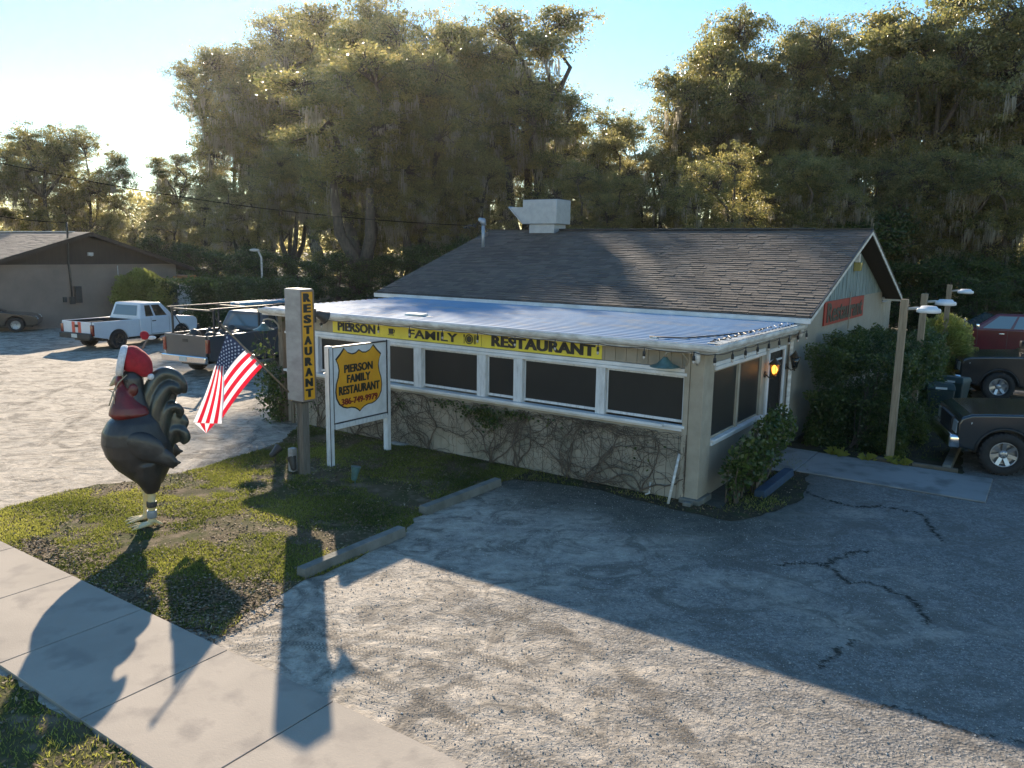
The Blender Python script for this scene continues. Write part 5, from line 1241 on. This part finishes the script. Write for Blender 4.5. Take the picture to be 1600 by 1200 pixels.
truck(dict(name='pickup_truck', label='dark red crew cab pickup truck at the far right', cat='pickup truck', group='vehicles parked around the restaurant',
    loc=place(1482, 566, ah, 4.85, 1, 2.0), rz=ah, L=5.85, W=2.0, R=.41, paint='paint_red', zbed=1.30, zhood=1.28, xr=1.25, xf=4.85, cab=(1.9, 4.25), roof=(2.1, 3.35), H=1.93,
    sidewin=[(.06, .40), (.45, .86)], doors=(2.2, 3.0, 4.0), handles=(2.35, 3.2), spokes=6, mm='chrome', hm='chrome', glass='glass_sky'))
# black car, far left: heads right along the neighbour's wall
def sedan(loc_, rz, label):
    t = thing('parked_car', label, 'car', loc_, rz, 'vehicles parked around the restaurant'); hw = .9; R = .33; Ra = .39
    L_ = 4.6; xr, xf = .95, 3.7
    def ap(x): return [(x - Ra * cos(a), R + Ra * sin(a)) for a in [pi * i / 10 for i in range(11)] if R + Ra * sin(a) > .3]
    pr_ = [(.03, .35)] + [(xr - Ra, .28)] + ap(xr) + [(xr + Ra, .28), (xf - Ra, .28)] + ap(xf) + [(xf + Ra, .28), (L_ - .05, .3), (L_, .5), (L_ - .06, .68), (L_ - .4, .80), (3.2, .93), (2.2, .96), (.6, 1.0), (.08, .95), (0, .7)]
    b = MB(); b.prism(pr_, -hw, hw, 'y'); b.build('body', 'paint_black', t, bevel=.06, seg=3)
    A = [Vector(q) for q in ((.45, -.8, .94), (3.35, -.8, .90), (3.35, .8, .90), (.45, .8, .94))]; B = [Vector(q) for q in ((1.2, -.6, 1.42), (2.35, -.6, 1.42), (2.35, .6, 1.42), (1.2, .6, 1.42))]
    b = MB(); b.hexa(A, B); c_ = b.build('cabin', 'paint_black', t, bevel=.08, seg=3)
    b = MB(); panel(b, A[0], A[1], B[1], B[0], .12, .5, .12, .86, .008); panel(b, A[0], A[1], B[1], B[0], .53, .88, .12, .86, .008); panel(b, A[2], A[3], B[3], B[2], .12, .88, .12, .86, .008)
    panel(b, A[1], A[2], B[2], B[1], .08, .92, .08, .9, .01); panel(b, A[3], A[0], B[0], B[3], .08, .92, .08, .9, .01); b.build('window', 'glass', c_)
    b = MB(); b.box(.3, L_ - .3, -.7, .7, .2, .6); b.build('chassis', 'plastic', t)
    for s_ in (-1, 1):
        b = MB(); b.hexa([(L_ - .35, s_ * .88, .60), (L_ - .0, s_ * .70, .58), (L_ - .0, s_ * .5, .58), (L_ - .35, s_ * .5, .6)], [(L_ - .5, s_ * .89, .76), (L_ - .07, s_ * .72, .70), (L_ - .07, s_ * .5, .70), (L_ - .5, s_ * .5, .78)]); b.build('headlight', 'lens', t)
        for x in (xr, xf): wheel_part(t, x, s_ * (hw - .11), R, .22, s_, 'rim', 8)
ac = atan2(BX.y, BX.x) - .55
qc = g(26, 519); c, s = cos(ac), sin(ac); lx, ly = 3.7, -.79
sedan(Vector((qc.x - (c * lx - s * ly), qc.y - (s * lx + c * ly), 0)), ac, 'black car parked by the brown building at the far left')

# ================================================================== NEIGHBOUR BUILDING
nb = thing('neighbour_building', 'low brown building with a wide gable roof at the left', 'building', W(-35, 8.5), TH)
mb = MB(); mb.box(-16, 0, -4.9, 4.7, -.2, 2.95); mb.build('wall', 'brownwall', nb)
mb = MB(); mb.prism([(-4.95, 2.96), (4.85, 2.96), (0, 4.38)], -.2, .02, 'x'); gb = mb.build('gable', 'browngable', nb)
mb = MB(); mb.box(.02, .06, -4.95, 4.85, 2.93, 3.00); mb.build('gable_trim', 'brownwall', nb)
mb = MB(); sl2 = 1.72 / 5.3
for s_ in (-1, 1):
    mb.add([(-17, s_ * 5.5, 2.80), (.45, s_ * 5.5, 2.80), (.45, 0, 4.55), (-17, 0, 4.55), (-17, s_ * 5.5, 2.68), (.45, s_ * 5.5, 2.68), (.45, 0, 4.43), (-17, 0, 4.43)], [(0, 1, 2, 3), (7, 6, 5, 4), (0, 4, 5, 1), (1, 5, 6, 2), (3, 2, 6, 7), (0, 3, 7, 4)])
weathered('brownroof', (.22, .18, .15), (.16, .13, .11), .9, scale=2, bump=.4, bscale=30, stretch=(1, 1, 1))
nr = mb.build('roof', 'brownroof', nb)
va, la = [], []
for s_ in (-1, 1):
    v_, l_ = shingle_slope(Vector((-17, s_ * 5.5, 2.812)), Vector((1, 0, 0)), Vector((0, -s_ * 5.5, 1.75)).normalized(), 17.45, 5.77, exposure=.16, tab=.6, seed=30 + s_)
    va += v_; la += l_
weathered('nshingle', (.24, .20, .165), (.17, .14, .12), .9, scale=1.5)
link('shingle_layer', raw_mesh('nshingles', np.array([tuple(q) for q in va]), 4, np.array(la), 'nshingle'), nr)
mb = MB(); mb.box(-12, -1.2, -.1, .1, 4.57, 4.61); mb.build('ridge_vent', 'white_dirty', nr)
mb = MB()
for s_ in (-1, 1): mb.add([(.452, s_ * 5.5, 2.80), (.49, s_ * 5.5, 2.80), (.49, 0, 4.56), (.452, 0, 4.56), (.452, s_ * 5.5, 2.62), (.49, s_ * 5.5, 2.62), (.49, 0, 4.38), (.452, 0, 4.38)], [(0, 1, 2, 3), (7, 6, 5, 4), (0, 4, 5, 1), (1, 5, 6, 2), (3, 2, 6, 7), (0, 3, 7, 4)])
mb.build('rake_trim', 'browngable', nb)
mb = MB(); mb.tube([(.10, -.95, 1.2), (.10, -.95, 2.6), (.10, -1.0, 3.1), (.25, -1.0, 4.6), (.25, -1.0, 5.0)], .045, 8); mb.build('conduit', 'darkmetal', nb)
mb = MB(); mb.box(.01, .2, -.80, -.50, 1.15, 1.95); mb.box(.01, .15, -1.05, -.81, 1.1, 1.45); mb.box(.01, .12, -1.35, -1.2, 1.2, 1.45); mb.build('meter_box', 'darkmetal', nb, bevel=.01)
mb = MB(); mb.box(.02, .14, -.02, .22, 3.42, 3.58); mb.ell((.16, .10, 3.45), (.06, .09, .06)); mb.build('wall_light', 'lens', nb)
mb = MB(); mb.tube([(.03, 1.45, 2.95), (.03, 1.45, 1.0), (.03, 1.5, .3)], .018, 6); mb.build('downpipe', 'white_dirty', nb)

# round bush and hedges in front of the trees on the left
def hpos(px, y): q = at(px, 500, y); return Vector((q.x, y, 0))
shrub('round_bush', 'round sunlit yellow-green bush behind the white pickup truck', 'shrub', hpos(225, 39.5), [(0, 0, 1.7, 1.25, 1.1, 1.05), (.5, 0, 1.5, 1.0, .9, .9), (-.5, 0, 1.5, .9, .9, .9)], 14000, .13, 'leaf_round', seed=41, shell=.25, vb=(.45, 1))  # pale leaf tones replace the sunlight the trees block here
for i, (px, y, s_, lab) in enumerate(((300, 40, 1.25, 'clipped dark green hedge just right of the round bush'), (345, 39, 1.2, 'middle clipped hedge above the ladder rack'), (395, 38, 1.2, 'dark hedge section below the white yard lamp'), (440, 37, 1.15, 'shaded hedge section behind the pylon sign'))):
    shrub('hedge', lab, 'hedge', hpos(px, y), [(0, 0, 1.2, 1.2 * s_, .9, 1.15 + .05 * i % 2, 1), (.7, .2, 1.0, .8, .8, 1.0)], 10000, .12, seed=50 + i, group='hedges along the far edge of the left lot', shell=.25, vb=(.1, .7))
# yard lamp, orange roofed kiosk, utility cabinet
P = hpos(412, 43); t = thing('yard_lamp', 'thin white yard lamp pole among the trees behind the hedge', 'lamp', P)
mb = MB(); mb.tube([(0, 0, 0), (0, 0, 3.4), (-.15, 0, 3.75)], .05, 8); mb.build('pole', 'white_dirty', t); mb = MB(); mb.ell((-.35, 0, 3.8), (.28, .14, .08)); mb.build('lamp_head', 'white_dirty', t)
P = hpos(273, 44); t = thing('distant_shed', 'small pale shed with an orange roof behind the hedges', 'shed', P, -.2)
mb = MB(); mb.box(-.9, .9, -.8, .8, 0, 2.05)
for i in range(9): mb.box(-.92, .92, -.83, -.80, .1 + i * .21, .25 + i * .21)
mb.build('wall', 'white_dirty', t); mb = MB(); mb.prism([(-1.05, 2.0), (1.05, 2.0), (.8, 2.35), (-.8, 2.35)], -1, 1, 'y'); mb.build('roof', mat('rust_roof', (.5, .22, .07), .7, (.35, .15, .05), scale=4), t)
P = hpos(176, 41); mb = MB(); mb.box(-.3, .3, -.2, .2, 0, 1.35); mb.box(-.34, .34, -.24, .24, 1.352, 1.40); tag(mb.build('utility_cabinet', 'galv', loc=P, bevel=.02), 'pale green utility cabinet beside the cab of the white truck', 'cabinet')

# wires
def wire(name, A, B, s_, label, r_=.012):
    mb = MB(); mb.tube([A.lerp(B, i / 24) + Vector((0, 0, -4 * s_ * (i / 24) * (1 - i / 24))) - A for i in range(25)], r_, 5, caps=False)
    return tag(mb.build(name, 'wire', loc=A), label, 'cable')
wire('power_line', at(-260, 190, 24), W(-11.0, 8.0, z0 + sl * 3.7 + .66), .55, 'long sagging power line from the upper left to the roof mast', .014)
wire('power_line', at(-160, 300, 30), W(-34.75, 7.5, 4.98), .25, 'short pale power line reaching the brown building roof', .02)

# ================================================================== TREES
def make_tree(seed, H=18., spread=8., nl=17, nc=52, leaves=62000, lsize=.17, base=.22, moss=500, flat=.62, mat_='leaf', lobes=None):
    rd = random.Random(seed); rr = np.random.default_rng(seed)
    tr = MB(); cen = []; val = []; mcen = []
    lb = []
    for i in range(nl):
        f = (i + .5) / nl; z = H * (base + (.93 - base) * f ** .85) ; rad = spread * (sin(pi * min(1, .18 + .80 * (1 - f) ** .8 if f > .4 else .55 + f * .7)) ** .6) * .62
        a = i * 2.4 + rd.uniform(-.5, .5); q = rd.uniform(.35, 1.)
        lb.append(Vector((cos(a) * rad * q, sin(a) * rad * q, z)))
    forkz = H * .16; trunk_r = H * .028
    T0 = [Vector((0, 0, -.3)), Vector((rd.uniform(-.2, .2), rd.uniform(-.2, .2), forkz * .5)), Vector((rd.uniform(-.4, .4), rd.uniform(-.4, .4), forkz))]
    tr.tube(T0, [trunk_r * 1.3, trunk_r, trunk_r * .9], 10)
    heads = [T0[-1]]
    for k in range(4):
        a = k * 1.57 + rd.uniform(-.5, .5); top = Vector((cos(a) * spread * .22, sin(a) * spread * .22, H * rd.uniform(.45, .62))); p0 = T0[-1]
        mid = p0.lerp(top, .5) + Vector((cos(a) * .5, sin(a) * .5, -.3)); tr.tube([p0, mid, top], [trunk_r * .7, trunk_r * .55, trunk_r * .36], 8); heads += [mid, top]
    for L0 in lb:
        h = min(heads, key=lambda q: (q - L0).length + (4 if q.z > L0.z + 1 else 0)); mid = h.lerp(L0, .5) + Vector((rd.gauss(0, .5), rd.gauss(0, .5), rd.uniform(-.3, .6)))
        mid2 = h.lerp(L0, .78) + Vector((rd.gauss(0, .35), rd.gauss(0, .35), rd.uniform(-.1, .5)))
        tr.tube([h, mid, mid2, L0], [trunk_r * .33, trunk_r * .25, trunk_r * .17, .05], 6); 
        rx = spread * rd.uniform(.18, .34); rz_ = rx * flat
        npc = max(8, leaves // (nl * nc))
        for c_ in range(nc):
            d = Vector((rd.gauss(0, 1), rd.gauss(0, 1), rd.gauss(.25, 1))).normalized(); q = rd.uniform(.45, 1.10) if rd.random() < .85 else rd.uniform(1.1, 1.5)
            C = L0 + Vector((d.x * rx * q, d.y * rx * q, d.z * rz_ * q))
            if C.z < H * .06: continue
            m0 = L0.lerp(C, .5) + Vector((rd.gauss(0, .2), rd.gauss(0, .2), rd.gauss(.1, .2)))
            tr.tube([mid2 if rd.random() < .4 else L0, m0, C], [.045, .028, .012], 3, caps=False)
            s_ = rd.uniform(.16, .46); P = rr.normal(0, 1, (npc, 3)) * np.array((s_, s_, s_ * .5)) + np.array(C)
            cen.append(P); val.append(np.clip(rr.normal(rd.uniform(.15, .85), .16, npc), 0, 1))
            if rd.random() < .34 * moss / (nl * nc) and C.z < H * .8:
                n_ = rd.randint(16, 40); l_ = rd.uniform(.5, 2.0); mcen.append((C.x, C.y, C.z - .2, l_, n_))
    leaf = leaf_mesh('tree_leaves', np.concatenate(cen), lsize, np.concatenate(val), mat_, seed, .6)
    ms = None
    if mcen:
        V = []
        for x, y, z, l_, n_ in mcen:
            for _ in range(n_):
                a, b, zz, ll = x + rr.normal(0, .16), y + rr.normal(0, .16), z - rr.uniform(0, l_ * .55), l_ * rr.uniform(.25, .6); w_ = rr.uniform(.015, .05); an = rr.uniform(0, pi)
                dx, dy = cos(an) * w_, sin(an) * w_; V += [(a - dx, b - dy, zz), (a + dx, b + dy, zz), (a + dx * .3 + rr.normal(0, .04), b, zz - ll)]
        V = np.array(V); ms = raw_mesh('moss', V, 3, np.repeat(rr.uniform(0, 1, len(V) // 3), 3), 'moss')
    return tr.mesh('tree_trunk', 'bark', clean=False), leaf, ms, H, spread
VAR = [make_tree(1, 18, 8.5, 17, leaves=80000, lsize=.15, base=.34), make_tree(2, 18, 7.0, 15, leaves=70000, lsize=.15, base=.42, moss=1300), make_tree(3, 18, 9.5, 20, leaves=92000, lsize=.15, base=.14, moss=350),
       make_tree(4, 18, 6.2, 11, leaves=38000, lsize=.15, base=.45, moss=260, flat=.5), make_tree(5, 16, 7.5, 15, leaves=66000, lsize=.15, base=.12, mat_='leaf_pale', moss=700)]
VARB = make_tree(6, 7, 3.6, 13, nc=26, leaves=26000, lsize=.13, base=.06, moss=0, mat_='leaf_shrub')
def tree(px, ytop, D, var, rz, label, wid=1., name='oak_tree', cat='tree', group='live oaks around the lot'):
    V = VARB if var == 'b' else VAR[var]
    top = at(px, ytop, D); h = top.z; s = h / (V[3] * 1.0)
    t = thing(name, label, cat, (top.x, D, 0), rz, group); t.scale = (s * wid, s * wid, s)
    link('trunk', V[0], t); link('crown', V[1], t)
    if V[2]: link('hanging_moss', V[2], t)
    return t
TREES = [
 # left background
 (60, 190, 60, 0, .3, 'spreading oak above the brown building at the far left edge', 1.0), (-60, 215, 56, 1, 2., 'mossy oak half cut by the left edge of the view', 1.0), (125, 208, 62, 2, 4.1, 'broad oak whose crown rises over the gable of the brown building', .75),
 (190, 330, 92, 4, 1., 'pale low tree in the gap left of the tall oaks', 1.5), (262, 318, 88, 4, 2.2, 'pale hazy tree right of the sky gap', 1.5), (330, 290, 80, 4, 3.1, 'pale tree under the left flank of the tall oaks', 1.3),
 (262, 232, 90, 3, .9, 'thin tree with bare limbs reaching into the sky gap', .9),
 # tall middle mass
 (345, 70, 100, 0, 1.3, 'tall oak forming the left shoulder of the big grove', .72), (410, 50, 98, 1, .2, 'mossy oak between the left shoulder and the grove centre', .95), (485, 12, 96, 0, 2.7, 'highest dense oak left of the grove centre', .85),
 (560, -5, 74, 1, 3.9, 'dense mossy oak at the centre of the grove', .95), (556, 56, 47, 3, 2.2, 'airy oak standing forward of the central grove', 1.3), (648, 60, 48, 0, 1.2, 'rounded oak standing forward, left of the roof mast', .72), (640, 8, 64, 2, .8, 'broad oak right of the grove centre', .78), (705, 30, 60, 1, 5.0, 'long mossed oak above the left roof edge', .85),
 (815, -8, 56, 3, 1.1, 'open crowned oak with twisting limbs against the blue gap', 1.0), (770, 60, 60, 0, 4.4, 'dense oak under the open crowned one', .6), (865, 120, 54, 3, 3.3, 'small airy oak at the left side of the blue gap', .9),
 (740, 215, 50, 4, 2.0, 'mossy tree directly behind the roof mast', .9), (455, 230, 66, 1, 1.9, 'shaded mossy tree behind the pylon sign', 1.1), (380, 270, 70, 4, 5.1, 'grey shaded tree behind the yard lamp', 1.1), (560, 240, 50, 2, 3.0, 'shaded low oak behind the left end of the roof', .9), (650, 250, 48, 1, .5, 'dim mossy tree behind the left roof slope', 1.1),
 # under the gap
 (905, 178, 62, 4, .2, 'feathery yellowish tree at the bottom of the blue gap', 1.0), (975, 165, 60, 2, 1.5, 'olive tree below the blue gap', .7), (1020, 190, 52, 4, 4.0, 'sunny tree right below the blue gap', .9), (930, 255, 45, 2, 2.4, 'dark tree right of the exhaust vent', .9),
 # right mass
 (1105, 70, 50, 0, .7, 'oak with a rounded crown right of the blue gap', .72), (1165, 15, 50, 1, 2.3, 'tall oak peak above the right half of the roof', .85), (1240, 60, 47, 2, 5.2, 'broad dense oak above the roof ridge', .75), (1310, 35, 46, 0, 3.5, 'oak above the gable peak', .72),
 (1395, 70, 44, 2, 1.8, 'dark oak over the lamp posts', .75), (1440, -20, 47, 3, .1, 'airy oak reaching the top edge at the right', 1.1), (1520, -10, 43, 0, 4.9, 'big dark oak near the right edge', .9), (1600, 30, 42, 1, 2.8, 'tall dark oak cut by the right edge', .95), (1690, -10, 44, 2, .4, 'dark oak just past the right edge', .9),
 (1130, 235, 38, 2, 3.7, 'low dark oak close behind the roof', .9), (1270, 230, 38, 1, .9, 'shaded oak close behind the gable', 1.0), (1400, 240, 40, 2, 4.3, 'dark low oak behind the hedge', .9), (1500, 230, 38, 1, 1.7, 'dark low oak behind the red pickup truck', 1.1), (1590, 220, 38, 2, 5.5, 'dark low oak above the red pickup cab', 1.0)]
for a_ in TREES: tree(*a_[:5], a_[5], wid=a_[6])
for i, (px, yt, D, lab) in enumerate(((470, 400, 46, 'undergrowth bush behind the pylon sign'), (540, 395, 46, 'undergrowth bush left of the shingled roof'), (620, 390, 46, 'undergrowth bush at the left roof corner'), (700, 370, 46, 'undergrowth bush under the roof mast'), (395, 385, 48, 'undergrowth bush behind the yard lamp'), (320, 385, 50, 'undergrowth bush past the orange roofed shed'), (250, 370, 54, 'undergrowth bush behind the brown gable'),
        (1430, 400, 37, 'dark undergrowth behind the middle lamp post'), (1510, 395, 36, 'dark undergrowth behind the far lamp post'), (1570, 410, 36, 'dark undergrowth behind the red pickup roof'), (1640, 400, 36, 'dark undergrowth at the right edge'), (1540, 440, 34, 'low bush just above the red pickup'), (1340, 330, 38, 'undergrowth behind the gable peak'))):
    tree(px, yt, D, 'b', i * 1.3, lab, wid=1.25, name='wild_bush', cat='bush', group='undergrowth at the edge of the woods')
# far-off wood that closes the gaps
rr = np.random.default_rng(99); n = 90000
x = rr.uniform(-110, 90, n); base_y = 95 + .0 * x + rr.uniform(0, 22, n)
hmax = 9 + 3.5 * np.array([mnoise.noise(Vector((q * .07, 3, 0))) for q in x]) + 1.5 * np.array([mnoise.noise(Vector((q * .4, 7, 0))) for q in x])
z = hmax * rr.uniform(0, 1, n) ** .7
cl_ = np.array([mnoise.noise(Vector((a, b, c)) * .5) for a, b, c in zip(x, base_y, z)]); ok = cl_ > -.15
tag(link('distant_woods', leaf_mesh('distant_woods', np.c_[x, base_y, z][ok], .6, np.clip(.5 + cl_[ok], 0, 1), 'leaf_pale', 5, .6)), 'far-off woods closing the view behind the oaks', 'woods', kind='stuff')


# ------------------------------------------------------------------ air
hz = MB(); hz.box(-140, 140, -4, 135, -1.3, 42)
hm_ = bpy.data.materials.new('haze_air'); hm_.use_nodes = True; t = hm_.node_tree; t.nodes.clear()
pv = nd(t, 'ShaderNodeVolumePrincipled'); pv.inputs['Color'].default_value = (.95, .93, .90, 1); pv.inputs['Density'].default_value = .00014; pv.inputs['Anisotropy'].default_value = .72
ou = nd(t, 'ShaderNodeOutputMaterial'); t.links.new(pv.outputs[0], ou.inputs['Volume'])
tag(hz.build('haze', hm_, clean=False), 'thin sunlit haze hanging in the air', kind='stuff')
